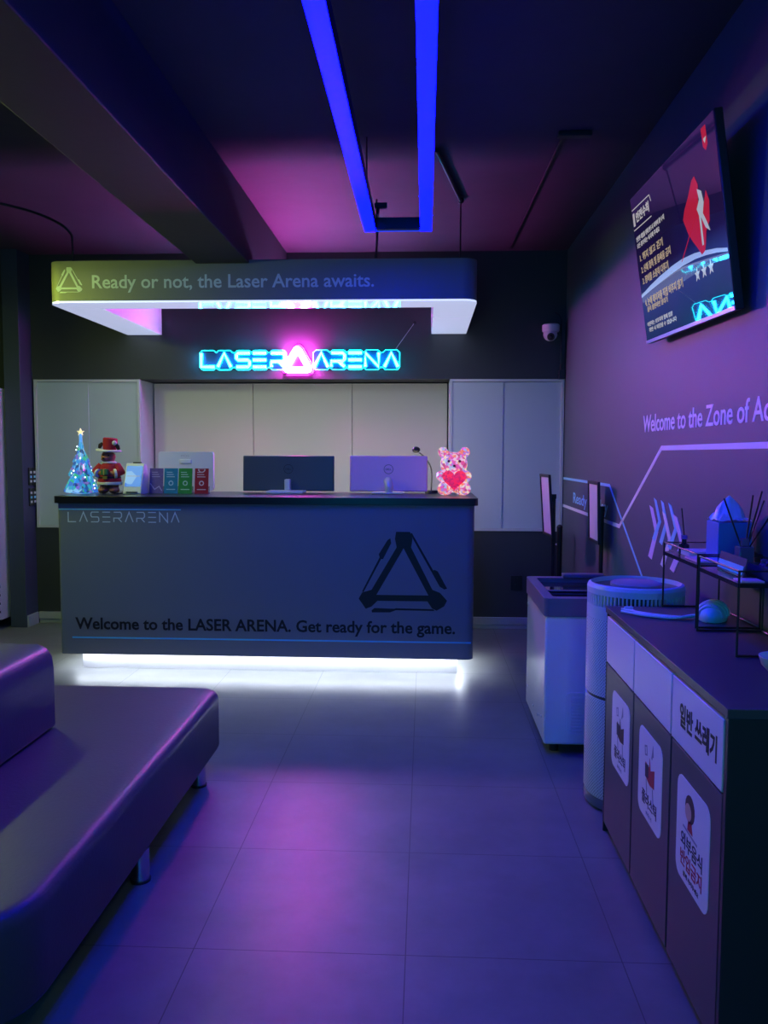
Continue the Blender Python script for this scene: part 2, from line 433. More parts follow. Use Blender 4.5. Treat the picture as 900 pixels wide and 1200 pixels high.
# U shape: outer outline, then the inner notch open to the wall
ul = [p for p in rrect(-2.375, .315, KY0, KY1, (.09, .001, .001, .09), 8)]
i_split = next(i for i, p in enumerate(ul) if abs(p[1]-KY1) < .002 and p[0] < -1)
ul = ul[:i_split]+[(.047, KY1), (.047, KY0+.225), (-2.105, KY0+.225), (-2.105, KY1)]+ul[i_split:]
CANB = mat('canopy_satin_paint', (.24, .24, .22), .5, noise=(2, .03))
MB().prism([ul], Vector((0, 0, .012))-Vector((lc.x, lc.y, 0)), (1, 0, 0), (0, 1, 0), 0, KZ1-KZ0-.012).build('canopy_body', CANB, cp, smooth=True, angle=30)
dm = mat('canopy_diffuser', (.7, .7, .72), .05, spec=.8, emit=(.62, .72, 1), es=E_CANOPY, coat=1)
MB().prism([[(a*1.0, b_) for a, b_ in ul]], Vector((0, 0, 0))-Vector((lc.x, lc.y, 0)), (1, 0, 0), (0, 1, 0), 0, .012).build('diffuser', dm, cp, smooth=False)
lin = MB()
for bx in ((-2.105, -2.099, KY0+.225, KY1), (.041, .047, KY0+.225, KY1), (-2.099, .041, KY0+.219, KY0+.225)): lin.box(*bx, KZ0+.001, KZ1, Matrix.Translation(-lc))
lin.build('inner_liner', mat('white_gloss_liner', (.8, .8, .82), .3), cp, smooth=False)
kf = Vector((-lc.x, KY0-lc.y, -lc.z))
MB().text('Ready or not, the Laser Arena awaits.', kf+UX*-2.085+UZ*2.424, UX, UZ, width=1.765, cap=.082, d1=.0015, bold=.014).build('lettering', PALEV, cp, smooth=False)
em = MB(); sc2 = .172; oo = kf+UX*-2.318+UZ*2.395
em.prism([[(a*sc2, b_*sc2) for a, b_ in og], [(a*sc2, b_*sc2) for a, b_ in hl]], oo, UX, UZ, 0, .0015)
for b3 in bl: em.prism([[(a*sc2, b_*sc2) for a, b_ in b3]], oo, UX, UZ, 0, .0015)
em.build('emblem', PALEV, cp, smooth=False)
for (x, y) in ((-.31, 5.27), (.21, 5.27), (-2.22, 5.27)):
    h = .378 if x > -2 else .0
    if h: MB().tube([(x-lc.x, y-lc.y, KZ1-KZ0), (x-lc.x, y-lc.y, ZC-KZ0)], .005, 8).build('suspension_rod', BLACK, cp)
MB().tube([p-lc for p in curve3([(-2.225, 5.24, KZ1-.001), (-2.225, 5.24, 2.70), (-2.235, 5.24, 2.77), (-2.30, 5.2, 2.83), (-2.45, 5.1, 2.88), (-2.75, 4.95, 2.925), (-3.0, 4.8, 2.96)], 8)], .008, 8).build('power_cable', BLACKP, cp)

# ------------------------------------------------------------------ blue tube frame light on the ceiling
BLUE = mat('blue_tube', (.0, .0, .1), .6, spec=.1, emit=(.0001, .0004, 1), es=E_BLUE)
bt = thing('tube_light', 'long hanging rectangle of glowing blue light tubes on black frame', 'light', (-.15, 2.0, 2.6))
lb = Vector((-.15, 2.0, 2.6))
Y0t, Y1t = 1.5, 4.6
for (a, b_) in ((-.335, -.273), (-.034, .028)):
    MB().box(a+.001, b_-.001, Y0t, Y1t, 2.6, 2.606, Matrix.Translation(-lb)).build('light_tube', BLUE, bt, smooth=False)
    MB().box(a, b_, Y0t, Y1t, 2.606, 2.672, Matrix.Translation(-lb)).build('housing', BLACK, bt, bevel=.002)
for y in (Y1t-.04, Y0t): MB().box(-.273, -.034, y, y+.038, 2.603, 2.665, Matrix.Translation(-lb)).build('end_bar', BLACK, bt, bevel=.003)
MB().box(-.273, -.034, Y1t-.002, Y1t+.004, 2.600, 2.606, Matrix.Translation(-lb)).build('end_lip', mat('blue_lip', (0, 0, .1), .5, emit=(.01, .06, 1), es=.9), bt, smooth=False)
for (x, y) in ((-.300, 4.25), (-.005, 4.25), (-.300, 2.2), (-.005, 2.2), (-.3, 1.7), (-.005, 1.7)):
    MB().tube([(x-lb.x, y-lb.y, .07), (x-lb.x, y-lb.y, ZC-2.6)], .004, 8).build('suspension_rod', BLACK, bt)
MB().tube([p-lb for p in curve3([(-.262, 4.5, 2.665), (-.255, 4.53, 2.72), (-.27, 4.7, 2.70), (-.29, 4.98, 2.64), (-.312, 5.2, 2.60)], 8)], .007, 8).box(-.275-lb.x, -.21-lb.x, 4.50-lb.y, 4.53-lb.y, .10, .125).build('power_cable', BLACKP, bt)

# tube lights out of the frame, of the same kind (yellow, by the left wall)
def tube_lamp(label, col, es, x, y, z, ln, along='y'):
    r = thing('tube_light', label, 'light', (x, y, z))
    mt = mat('tube_'+label.split()[0], col, .3, emit=col, es=es)
    h = ln/2
    bx = (-.03, .03, -h, h) if along == 'y' else (-h, h, -.03, .03)
    MB().box(*bx, 0, .05).build('light_tube', mt, r, smooth=False)
    hx = (-.16, .16, -h-.08, h+.08) if along == 'y' else (-h-.08, h+.08, -.16, .16)
    MB().box(*hx, .05, .07).build('housing', BLACK, r)
    for s in (-.8, .8):
        q = (0, s*h, .07) if along == 'y' else (s*h, 0, .07)
        MB().tube([q, (q[0], q[1], ZC-z)], .004, 8).build('suspension_rod', BLACK, r)
    return r
tube_lamp('yellow light tube hanging left of the canopy beside the fridge', (.75, 1, .10), E_YELLOW, -2.92, 4.55, 2.42, .8)
tube_lamp('lime light tube hanging behind the viewer on the right', (.80, 1, .12), 16, .55, .1, 2.5, .8)
lbx = thing('added_fill_panel', 'added teal fill panel, unseen on the wall behind the viewer', 'light', (-.3, YR, 1.35))  # unseen glow panel, added as teal fill for the counter and freezer fronts
MB().box(-.9, .9, 0, .05, 0, .55).build('casing', BLACK, lbx, bevel=.004)  # casing of the added teal fill panel
MB().box(-.88, .88, .05, .056, .02, .53).build('added_fill_face', mat('teal_fill_glow', (.0, .1, .15), .4, emit=(0, .42, .85), es=E_TEAL_FILL), lbx, smooth=False)

# ------------------------------------------------------------------ neon sign on the bulkhead
ns = thing('neon_sign', 'cyan neon lettering with magenta triangle emblem on the bulkhead', 'sign', (-1, YB, 2.13))
ln_ = Vector((-1, YB, 2.13))
CYAN = mat('cyan_neon', (.2, .6, .7), .3, emit=(.008, .42, 1), es=E_CYAN)
CYEDGE = mat('cyan_edge_light', (.2, .6, .7), .3, emit=(.003, .75, .9), es=9)
MAG = mat('magenta_neon', (.8, .3, .7), .3, emit=(1, .06, .78), es=E_MAGENTA)
MAGEDGE = mat('magenta_edge_light', (.8, .3, .7), .3, emit=(1, .01, .75), es=40.0)
ACR = mat('blue_acrylic', (.004, .03, .06), .35)
xs_ = {0: -1.777, 1: -1.645, 2: -1.495, 3: -1.363, 4: -1.218, 5: -.872, 6: -.741, 7: -.606, 8: -.473, 9: -.322}
gw, gh, gz = .105, .108, 2.078
def word_outline(ids, pad=.022):
    """contour that follows the letters: flat top, notched between the letters"""
    top, bot = [], []
    for i in ids:
        a, b_ = xs_[i]-pad*.6, xs_[i]+gw+pad*.6
        top += [(a, gz+gh+pad*.15), (a+.02, gz+gh+pad), (b_-.02, gz+gh+pad), (b_, gz+gh+pad*.15)]
        bot += [(a, gz-pad*.15), (a+.02, gz-pad), (b_-.02, gz-pad), (b_, gz-pad*.15)]
    return bot+top[::-1]
for ids in ((0, 1, 2, 3, 4), (5, 6, 7, 8, 9)):
    wo = word_outline(ids)
    oz = Vector((-ln_.x, -.02, -ln_.z))
    MB().prism([wo], oz, UX, UZ, 0, .006).build('backing_plate', ACR, ns, smooth=False)
    MB().tube([oz+UX*a+UZ*b_+Vector((0, -.004, 0)) for a, b_ in wo], .0028, 6, closed=True).build('plate_edge', CYEDGE, ns)
for i, ch in enumerate('LASERARENA'):
    g = MB()
    for pl in GLY[ch]:
        pp = [(xs_[i]+a*gw, gz+b_*gh) for a, b_ in pl]
        g.tube([(a-ln_.x, -.036, b_-ln_.z) for a, b_ in pp], .0125, 8)
    g.build('neon_letter', CYAN, ns)
tri = thing; oz = Vector((-1.115-ln_.x, -.02, 2.030-ln_.z)); s3 = .218
def rtri(k, r):
    c_ = [(.5, .93), (0.02, .08), (.98, .08)]; ctr = (.5, .36)
    out = []
    for (px, py) in c_:
        vx, vy = (px-ctr[0])*k+ctr[0], (py-ctr[1])*k+ctr[1]
        a0 = math.atan2(vy-ctr[1], vx-ctr[0])
        for q in (-60, -30, 0, 30, 60): out.append((s3*(vx+r*math.cos(a0+math.radians(q))-r*math.cos(a0)), s3*(vy+r*math.sin(a0+math.radians(q))-r*math.sin(a0))))
    return out
MB().prism([rtri(1.12, .2)], oz, UX, UZ, 0, .008).build('backing_plate', mat('pink_acrylic', (.10, .002, .06), .35), ns, smooth=False)
MB().tube([oz+UX*a+UZ*b_ for a, b_ in rtri(1.12, .2)], .005, 6, closed=True).build('plate_edge', MAGEDGE, ns)
MB().prism([rtri(1.0, .16), rtri(.52, .04)[::-1]], oz, UX, UZ, .012, .052).build('neon_emblem', MAG, ns, smooth=False)
MB().box(oz.x+.0, oz.x+s3, oz.y-.075, oz.y, oz.z-.012, oz.z-.004).build('added_light_stop', mat('light_stop_dark', (.02, .02, .025), .4), ns, bevel=.002)  # added to stop the emblem's light falling on the panels below
for (a, b_) in ((.5, .80), (.13, .17), (.87, .17)):
    q = oz+UX*a*s3+UZ*b_*s3; MB().tube([q+Vector((0, -.051, 0)), q+Vector((0, -.057, 0))], .009, 10).build('screw_cap', mat('grey_cap', (.1, .1, .1), .5), ns)
MB().tube([(-.235-ln_.x, -.03, 2.215-ln_.z), (-.093-ln_.x, -.012, 2.415-ln_.z)], .0022, 6).build('wire', FRAMEW, ns)
MB().ball((-.09-ln_.x, -.008, 2.42-ln_.z), .014, .008, .014).build('hook', BLACK, ns)

# ------------------------------------------------------------------ cupboards in the back wall
def cupboard(x0, x1, split, label, depth=.36, ret=None):
    r = thing('wall_cupboard', label, 'cupboard', ((x0+x1)/2, YB+.1, .785))
    q = Vector(((x0+x1)/2, YB+.1, .785)); T = Matrix.Translation(-q)
    MB().box(x0, x1, YB+.02, YB+depth, .787, 1.98, T).build('carcass', GREYCAB, r)
    f = MB(); t = .022
    f.box(x0, x0+t, YB-.012, YB+.02, .787, 1.983, T).box(x1-t, x1, YB-.012, YB+.02, .787, 1.983, T)
    f.box(x0+t, x1-t, YB-.012, YB+.02, 1.963, 1.983, T).box(x0+t, x1-t, YB-.012, YB+.02, .787, .807, T)
    f.build('frame', FRAMEW, r, bevel=.002)
    MB().box(x0+t, split+.01, YB-.002, YB+.008, .807, 1.961, T).build('door', GREYCAB, r, bevel=.002)
    MB().box(split-.006, x1-t, YB+.008, YB+.019, .807, 1.961, T).build('door', GREYCAB, r, bevel=.002)
    return r
cupboard(-3.155, -2.285, -2.72, 'grey sliding-door wall cupboard behind the lit tree, left of niche')
cupboard(.19, 1.085, .602, 'grey sliding-door wall cupboard right of the niche beside purple wall')

# ------------------------------------------------------------------ black leather sofa
LEATHER = mat('black_leather', (.075, .062, .088), .44, spec=.45, noise=(6, .1), bump=(90, .25))
SX0, SX1, SY0, SY1 = -2.05, -.885, 1.66, 3.585
sf = thing('leather_sofa', 'black leather sofa bench with central backrest and chrome legs', 'sofa', (-1.4, 2.6, 0))
lsf = Vector((-1.4, 2.6, 0))
def cushion(name, rings, mt, parent):
    n = len(rings[0][0]); vs = []; fs = []
    for lp, z in rings: vs += [(a-lsf.x, b_-lsf.y, z) for a, b_ in lp]
    for i in range(len(rings)-1):
        for j in range(n): fs.append((i*n+j, i*n+(j+1) % n, (i+1)*n+(j+1) % n, (i+1)*n+j))
    fs.append(tuple(reversed(range(n)))); fs.append(tuple(range((len(rings)-1)*n, len(rings)*n)))
    return MB().add(vs, fs).build(name, mt, parent, angle=60)
def sring(d, z): return rrect(SX0+d, SX1-d, SY0+d, SY1-d, (.20-d, .10-d, .10-d, .20-d), 8), z
rg = [sring(.03, .112), sring(.008, .120), sring(0, .135), sring(0, .332)]
for k in range(1, 8):
    a = k/7*PI/2; rg.append(sring(.038*(1-math.cos(a)), .332+.038*math.sin(a)))
rg.append(sring(.075, .373))
cushion('seat', rg, LEATHER, sf)
bp_ = [(-1.70, .378), (-1.375, .378), (-1.375, .60), (-1.382, .645), (-1.40, .675), (-1.435, .69), (-1.64, .69), (-1.675, .675), (-1.695, .645), (-1.70, .60)]
MB().prism([bp_], Vector((0, 2.995, 0))-lsf, (1, 0, 0), (0, 0, 1), 0, 1.30).build('backrest', LEATHER, sf, bevel=.02, seg=4, angle=50)
for (x, y) in ((-.945, 3.38), (-.925, 2.60), (-1.2, 1.83), (-1.98, 3.38), (-1.98, 2.6), (-1.98, 1.93)):
    MB().cyl((x-lsf.x, y-lsf.y, .006), .03, .106, 20).build('leg', CHROME, sf)
    MB().cyl((x-lsf.x, y-lsf.y, 0), .034, .008, 20).build('foot_pad', BLACKP, sf)

# ------------------------------------------------------------------ bin cabinets on the right
CAB = mat('charcoal_laminate', (.03, .03, .033), .45, noise=(4, .06))
CABF = mat('charcoal_door_laminate', (.085, .08, .09), .45, noise=(4, .05))
GREYED = mat('grey_edge', (.2, .2, .2), .5)
FLAP = mat('white_flap', (.9, .88, .9), .4)
STK = mat('white_sticker', (.9, .9, .92), .45)
BX0, BX1 = .672, 1.085
ys = [(3.045, 2.648), (2.644, 2.243), (2.239, 1.85)]
UF = Vector((0, -1, 0))
labels = ['charcoal bin cabinet beside the air purifier, farthest of the row',
          'charcoal bin cabinet with blank white flap, middle of the row',
          'charcoal bin cabinet with black Korean writing on its white flap']
KRED = mat('red_ink', (.5, .02, .05), .5); KBRN = mat('brown_ink', (.08, .03, .03), .5); KGRY = mat('grey_ink', (.35, .35, .42), .5); KSKIN = mat('skin_ink', (.75, .5, .4), .5); KDK = mat('dark_ink', (.03, .02, .05), .5)
for i, ((ya, yb_), lab) in enumerate(zip(ys, labels)):
    q = Vector(((BX0+BX1)/2, (ya+yb_)/2, 0)); T = Matrix.Translation(-q)
    r = thing('bin_cabinet', lab, 'cabinet', q, group='bin cabinets')
    c_ = MB(); c_.box(BX0+.022, BX1, yb_, ya, .03, .822, T); c_.box(BX0+.05, BX1, yb_+.01, ya-.01, 0, .03, T)
    if i == 2: c_.box(BX0, BX1, yb_-.02, yb_-.001, 0, .822, T)
    if i == 0: c_.box(BX0, BX1, ya+.001, ya+.012, 0, .822, T)
    c_.build('carcass', CAB, r, bevel=.0015)
    dr = MB().box(BX0, BX0+.02, yb_+.004, ya-.004, .04, .638, T).build('door', CABF, r, bevel=.002)
    fl = MB().box(BX0-.002, BX0+.02, yb_+.004, ya-.004, .645, .812, T).build('flap', FLAP, r, bevel=.002)
    # sticker on the door
    yc = (2.81, 2.437, 2.045)[i]; zc_ = .44
    o_ = Vector((BX0, yc, zc_))-q
    sk = MB().prism([rrect(-.125, .125, -.132, .135, .035)], o_, UF, UZ, 0, .0015).build('sticker', STK, r, smooth=False)
    def ink(mb, mt): mb.build('printing', mt, sk, smooth=False)
    o2 = o_+Vector((-.0015, 0, 0))
    if i < 2:
        ink(MB().prism([[(-.045, .04), (-.005, .035), (-.002, .065), (.01, .03), (.05, .045), (.05, -.01), (.005, -.015), (-.04, -.005)]], o2, UF, UZ, 0, .0008), KBRN if i == 0 else KRED)
        ink(MB().prism([[(-.048, .035), (-.01, .04), (-.01, .0), (-.045, -.005)]], o2, UF, UZ, .0008, .0012), KDK)
        g = MB(); g.stroke([(-.035, -.01), (-.025, -.055)], .006, o2, UF, UZ, 0, .0008); g.stroke([(.035, -.015), (.045, -.06), (.02, -.075)], .005, o2, UF, UZ, 0, .0008)
        g.stroke([(-.05, .06), (-.055, .085), (-.035, .09), (-.03, .065), (-.05, .06)], .005, o2, UF, UZ, 0, .0008); g.stroke([(.02, .07), (.03, .10), (.035, .08)], .008, o2, UF, UZ, 0, .0008)
        ink(g, KGRY)
        ink(MB().text('플라스틱', o2+UZ*-.092+UF*-.078, UF, UZ, width=.156, cap=.042, d1=.0008, bold=.015), KDK)
        ink(MB().text('분리수거', o2+UZ*-.116+UF*-.03, UF, UZ, width=.06, cap=.012, d1=.0008), KGRY)
    else:
        ink(MB().prism([[(-.02+.036*math.cos(a), .072+.036*math.sin(a)) for a in [k*PI/8 for k in range(16)]]], o2, UF, UZ, 0, .0008), KBRN)
        ink(MB().prism([[(-.03+.024*math.cos(a), .062+.022*math.sin(a)) for a in [k*PI/7 for k in range(14)]]], o2, UF, UZ, .0008, .0014), KSKIN)
        ink(MB().prism([[(-.03, .042), (-.005, .042), (.005, .015), (-.035, .015)]], o2, UF, UZ, 0, .0008), KRED)
        ink(MB().stroke([(-.07, .012), (.04, .006)], .006, o2, UF, UZ, 0, .0006), KGRY)
        ink(MB().text('외부음식', o2+UZ*-.045+UF*-.085, UF, UZ, width=.165, cap=.042, d1=.0008, bold=.015), KDK)
        ink(MB().text('반입금지', o2+UZ*-.093+UF*-.085, UF, UZ, width=.165, cap=.042, d1=.0008, bold=.015), KRED)
        ink(MB().text('함께 지켜주세요', o2+UZ*-.116+UF*-.06, UF, UZ, width=.12, cap=.013, d1=.0008), KDK)
        MB().text('일반 쓰레기', Vector((BX0-.002, 2.165, .697))-q, UF, UZ, width=.275, cap=.064, d1=.0008, bold=.03).build('lettering', LETTERK, fl, smooth=False)
TOPM = mat('charcoal_worktop', (.075, .07, .085), .42, noise=(5, .06))
tag(MB().box(BX0-.004, BX1+.003, 1.826, 3.062, .823, .845).build('cabinet_top', TOPM, bevel=.0015), 'continuous charcoal worktop over the row of bin cabinets', 'worktop')

# ------------------------------------------------------------------ air purifier
ap = thing('air_purifier', 'tall cylindrical white air purifier between freezer and bin cabinets', 'air purifier', (.842, 3.33, 0))
def dotmat():
    mt = mat('perforated_white', (.55, .6, .68), .45)
    nt = mt.node_tree; N = nt.nodes; Lk = nt.links; b = N['Principled BSDF']
    uv = N.new('ShaderNodeTexCoord'); mp = N.new('ShaderNodeMapping')
    sp_ = N.new('ShaderNodeSeparateXYZ'); Lk.new(uv.outputs['Object'], sp_.inputs[0])
    at2 = N.new('ShaderNodeMath'); at2.operation = 'ARCTAN2'; Lk.new(sp_.outputs[1], at2.inputs[0]); Lk.new(sp_.outputs[0], at2.inputs[1])
    sc = N.new('ShaderNodeMath'); sc.operation = 'MULTIPLY'; sc.inputs[1].default_value = .195; Lk.new(at2.outputs[0], sc.inputs[0])
    cb = N.new('ShaderNodeCombineXYZ'); Lk.new(sc.outputs[0], cb.inputs[0]); Lk.new(sp_.outputs[2], cb.inputs[1])
    rt = N.new('ShaderNodeMapping'); rt.inputs['Rotation'].default_value = (0, 0, math.radians(45)); rt.inputs['Scale'].default_value = (110, 110, 110)
    Lk.new(cb.outputs[0], rt.inputs['Vector'])
    fr = N.new('ShaderNodeVectorMath'); fr.operation = 'FRACTION'; Lk.new(rt.outputs[0], fr.inputs[0])
    sb = N.new('ShaderNodeVectorMath'); sb.operation = 'SUBTRACT'; sb.inputs[1].default_value = (.5, .5, 0); Lk.new(fr.outputs[0], sb.inputs[0])
    s2 = N.new('ShaderNodeSeparateXYZ'); Lk.new(sb.outputs[0], s2.inputs[0]); c2 = N.new('ShaderNodeCombineXYZ'); Lk.new(s2.outputs[0], c2.inputs[0]); Lk.new(s2.outputs[1], c2.inputs[1])
    ln2 = N.new('ShaderNodeVectorMath'); ln2.operation = 'LENGTH'; Lk.new(c2.outputs[0], ln2.inputs[0])
    lt = N.new('ShaderNodeMath'); lt.operation = 'LESS_THAN'; lt.inputs[1].default_value = .27; Lk.new(ln2.outputs['Value'], lt.inputs[0])
    mx = N.new('ShaderNodeMix'); mx.data_type = 'RGBA'; mx.inputs[6].default_value = (.86, .9, .92, 1); mx.inputs[7].default_value = (.28, .31, .36, 1)
    Lk.new(lt.outputs[0], mx.inputs[0]); Lk.new(mx.outputs[2], b.inputs['Base Color'])
    return mt
PERF = dotmat(); APW = mat('purifier_white', (.75, .78, .82), .4)
R0 = .187
ap.scale = (1, 1, 1.033)
MB().lathe([(.165, 0), (R0-.002, .01), (R0, .03), (.178, .045)], 48).build('base_ring', mat('purifier_grey', (.12, .14, .15), .3), ap)
MB().lathe([(.18, .045), (R0, .06), (R0, .43)], 64).build('lower_shell', PERF, ap)
MB().lathe([(.18, .43), (.18, .443)], 48).build('seam_ring', mat('purifier_dark_ring', (.05, .055, .05), .4), ap)
MB().lathe([(R0, .443), (R0, .735)], 64).build('upper_shell', PERF, ap)
MB().lathe([(R0, .735), (R0, .785), (.175, .785)], 64).build('collar', APW, ap)
MB().lathe([(.175, .785), (.175, .83)], 64).build('vent_core', mat('vent_dark', (.03, .035, .05), .5), ap)
rb = MB()
for k in range(76):
    a = 2*PI*k/76; Mx = Matrix.Rotation(a, 4, 'Z')
    rb.box(.170, R0, -.0030, .0030, .78, .835, Mx)
rb.lathe([(.17, .828), (R0, .828), (R0+.001, .85), (R0-.004, .862), (R0-.014, .866), (R0-.018, .845)], 64)
rb.build('vent_ring', APW, ap, smooth=False)
MB().lathe([(R0-.016, .83), (R0-.017, .848), (.10, .852), (.095, .852)], 48).build('top_panel', mat('purifier_top_dark', (.03, .03, .045), .3), ap)
MB().lathe([(.098, .845), (.098, .862), (.085, .868), (.01, .868)], 48).build('fan_grille', mat('purifier_cap', (.35, .33, .42), .4), ap)

# ------------------------------------------------------------------ chest freezer
fz = thing('chest_freezer', 'small white chest freezer with sliding glass top by the wall', 'freezer', (.82, 4.16, 0))
lf = Vector((.82, 4.16, 0)); T = Matrix.Translation(-lf)
FW = mat('freezer_white_enamel', (.82, .85, .86), .22, coat=.4); FG = mat('freezer_rim_plastic', (.16, .15, .2), .4)
MB().box(.56, 1.08, 3.82, 4.50, .05, .655, T).build('freezer_body', FW, fz, bevel=.012, seg=3)
rim = MB()
rim.prism([rrect(.552, 1.085, 3.812, 4.508, .03), rrect(.60, 1.04, 3.87, 4.45, .02)[::-1]], Vector((0, 0, .655))-lf, (1, 0, 0), (0, 1, 0), 0, .085)
rim.build('top_rim', FG, fz, bevel=.008, seg=3)
MB().box(.60, 1.04, 3.87, 4.17, .690, .698, T).build('glass_lid', GLASSD, fz)
MB().box(.60, 1.04, 4.15, 4.45, .708, .716, T).build('glass_lid', GLASSD, fz)
MB().box(.60, 1.04, 4.15, 4.17, .700, .722, T).build('lid_trim', FG, fz, bevel=.002)
MB().box(.74, .96, 4.44, 4.50, .738, .762, T).build('lock_handle', FG, fz, bevel=.006)
gv = MB()
gv.prism([rrect(.66, 1.00, .10, .30, .02), rrect(.668, .992, .108, .292, .015)[::-1]], Vector((0, 3.8195, 0))-lf, (1, 0, 0), (0, 0, 1), 0, .005)
for k in range(11): gv.box(.685, .985, 3.814, 3.8195, .118+k*.0155, .124+k*.0155, T)
gv.build('vent_grille', FW, fz, smooth=False)
for (y, z) in ((3.90, .16), (4.02, .13), (4.2, .12), (4.42, .16), (4.46, .60)): MB().tube([Vector((.561, y, z))-lf, Vector((.556, y, z))-lf], .007, 8).build('screw', STEEL, fz)
for (x, y) in ((.62, 3.90), (1.02, 3.90), (.62, 4.42), (1.02, 4.42)): MB().cyl((x-lf.x, y-lf.y, 0), .022, .055, 14).build('caster', BLACKP, fz)

# ------------------------------------------------------------------ poster stands
def poster_stand(label, x, y, ztop, h, wd, yaw, lean, pole_top, side):
    r = thing('poster_stand', label, 'sign stand', (x, y, 0), group='poster stands')
    MB().lathe([(.14, 0), (.14, .012), (.13, .018), (.02, .02)], 32).build('base', BLACK, r)
    MB().cyl((0, 0, .012), .013, pole_top-.012, 14).build('pole', BLACK, r)
    MB().cyl((0, 0, pole_top), .017, .03, 14).build('pole_knob', BLACKP, r)
    Mx = Matrix.Translation((-.045, side, ztop-h/2)) @ Matrix.Rotation(yaw, 4, 'Z') @ Matrix.Rotation(lean, 4, 'Y')
    f = MB(); t = .018
    f.box(-.01, .006, -wd/2, -wd/2+t, -h/2, h/2, Mx).box(-.01, .006, wd/2-t, wd/2, -h/2, h/2, Mx)
    f.box(-.01, .006, -wd/2+t, wd/2-t, -h/2, -h/2+t, Mx).box(-.01, .006, -wd/2+t, wd/2-t, h/2-t, h/2, Mx)
    f.build('frame', BLACK, r, bevel=.002)
    MB().box(-.003, .004, -wd/2+t, wd/2-t, -h/2+t, h/2-t, Mx).build('poster', mat('pale_poster', (.75, .68, .78), .35), r)
    MB().box(-.0, .045, -.015, .015, -.02, .02, Mx).build('bracket', BLACK, r)
    return r
poster_stand('black poster stand with leaning frame in the back right corner', .865, 5.62, 1.265, .415, .30, .06, -.07, 1.10, 0)
poster_stand('black poster stand with upright frame against the purple wall', 1.055, 5.0, 1.24, .365, .30, 0.0, -.03, 1.06, 0)
ps = thing('pole_stand', 'bare black pole standing in the back right corner', 'pole', (.985, 6.1, 0))
MB().lathe([(.09, 0), (.09, .012), (.02, .02)], 24).build('base', BLACK, ps)
MB().cyl((0, 0, .012), .02, .85, 14).ball((0, 0, .865), .022).build('pole', BLACK, ps)
MB().ball((-.022, 0, .74), .008).build('knob', STEEL, ps)

# ------------------------------------------------------------------ wall mounted television
TVW, TVH = 1.06, .6572
u_ = Vector((.013196, -.999666, -.022243)); v_ = Vector((-.149285, -.023965, .988504)); n_ = u_.cross(v_)
Mt = Matrix((u_, -n_, v_)).transposed().to_4x4(); Mt.translation = Vector((.9778, 3.3947, 2.2211))
tv = thing('television', 'large tilted television on the purple wall showing a rules poster', 'television', M=Mt)
# local: x along the screen, -y out of the screen, z up
MB().box(-TVW/2, TVW/2, .0, .03, -TVH/2, TVH/2).build('casing', BLACKP, tv, bevel=.004)
MB().box(-TVW*.3, TVW*.3, .03, .055, -TVH*.42, TVH*.2).build('rear_housing', BLACKP, tv, bevel=.008)
def screen_mat(name, col, e): return mat(name, tuple(c*.1 for c in col), .12, emit=col, es=e)
def tvbg():
    mt = D.materials.new('tv_picture'); mt.use_nodes = True
    nt = mt.node_tree; N = nt.nodes; Lk = nt.links; b = N['Principled BSDF']
    b.inputs['Base Color'].default_value = (.004, .004, .008, 1); b.inputs['Roughness'].default_value = .02; b.inputs['Specular IOR Level'].default_value = .7
    tc = N.new('ShaderNodeTexCoord'); sp_ = N.new('ShaderNodeSeparateXYZ'); Lk.new(tc.outputs['Object'], sp_.inputs[0])
    n = N.new('ShaderNodeTexNoise'); n.inputs['Scale'].default_value = 3.0; Lk.new(tc.outputs['Object'], n.inputs['Vector'])
    mr = N.new('ShaderNodeMapRange'); mr.inputs[1].default_value = -.33; mr.inputs[2].default_value = .33; Lk.new(sp_.outputs[2], mr.inputs[0])
    cr = N.new('ShaderNodeValToRGB'); e = cr.color_ramp.elements
    e[0].position = 0; e[0].color = (.012, .03, .12, 1); e[1].position = 1; e[1].color = (.02, .008, .07, 1)
    q = e.new(.30); q.color = (.03, .05, .22, 1); q = e.new(.45); q.color = (.012, .006, .05, 1); q = e.new(.7); q.color = (.008, .005, .035, 1)
    Lk.new(mr.outputs[0], cr.inputs[0])
    mx = N.new('ShaderNodeMix'); mx.data_type = 'RGBA'; mx.blend_type = 'MULTIPLY'; mx.inputs[0].default_value = .5
    Lk.new(cr.outputs[0], mx.inputs[6]); Lk.new(n.outputs['Color'], mx.inputs[7])
    Lk.new(mx.outputs[2], b.inputs['Emission Color']); b.inputs['Emission Strength'].default_value = 1.0
    return mt
sr = MB().box(-TVW/2+.006, TVW/2-.006, -.002, .001, -TVH/2+.012, TVH/2-.006).build('screen', tvbg(), tv, smooth=False)
so = Vector((-TVW/2, -.002, -TVH/2))
def suv(L_): return [(a*TVW, b_*TVH) for a, b_ in L_]
TW = screen_mat('screen_white', (.75, .72, .7), .45); TY = screen_mat('screen_cream', (.8, .62, .38), .42)
TR = screen_mat('screen_red', (.75, .02, .06), .45); TA = screen_mat('screen_arc', (.30, .42, .75), .8); TP = screen_mat('screen_pale', (.45, .5, .55), .7)
def pic(mb, mt): mb.build('screen_picture', mt, sr, smooth=False)
k0, k1 = .0002, .0010
pic(MB().prism([suv([(.88, .965), (.92, .965), (.925, .87), (.905, .845), (.885, .87)])], so, UX, UZ, k0, k1), TR)
pic(MB().stroke(suv([(.895, .905), (.905, .885), (.915, .905), (.895, .905)]), .004, so, UX, UZ, k1, k1+.0005), TW)
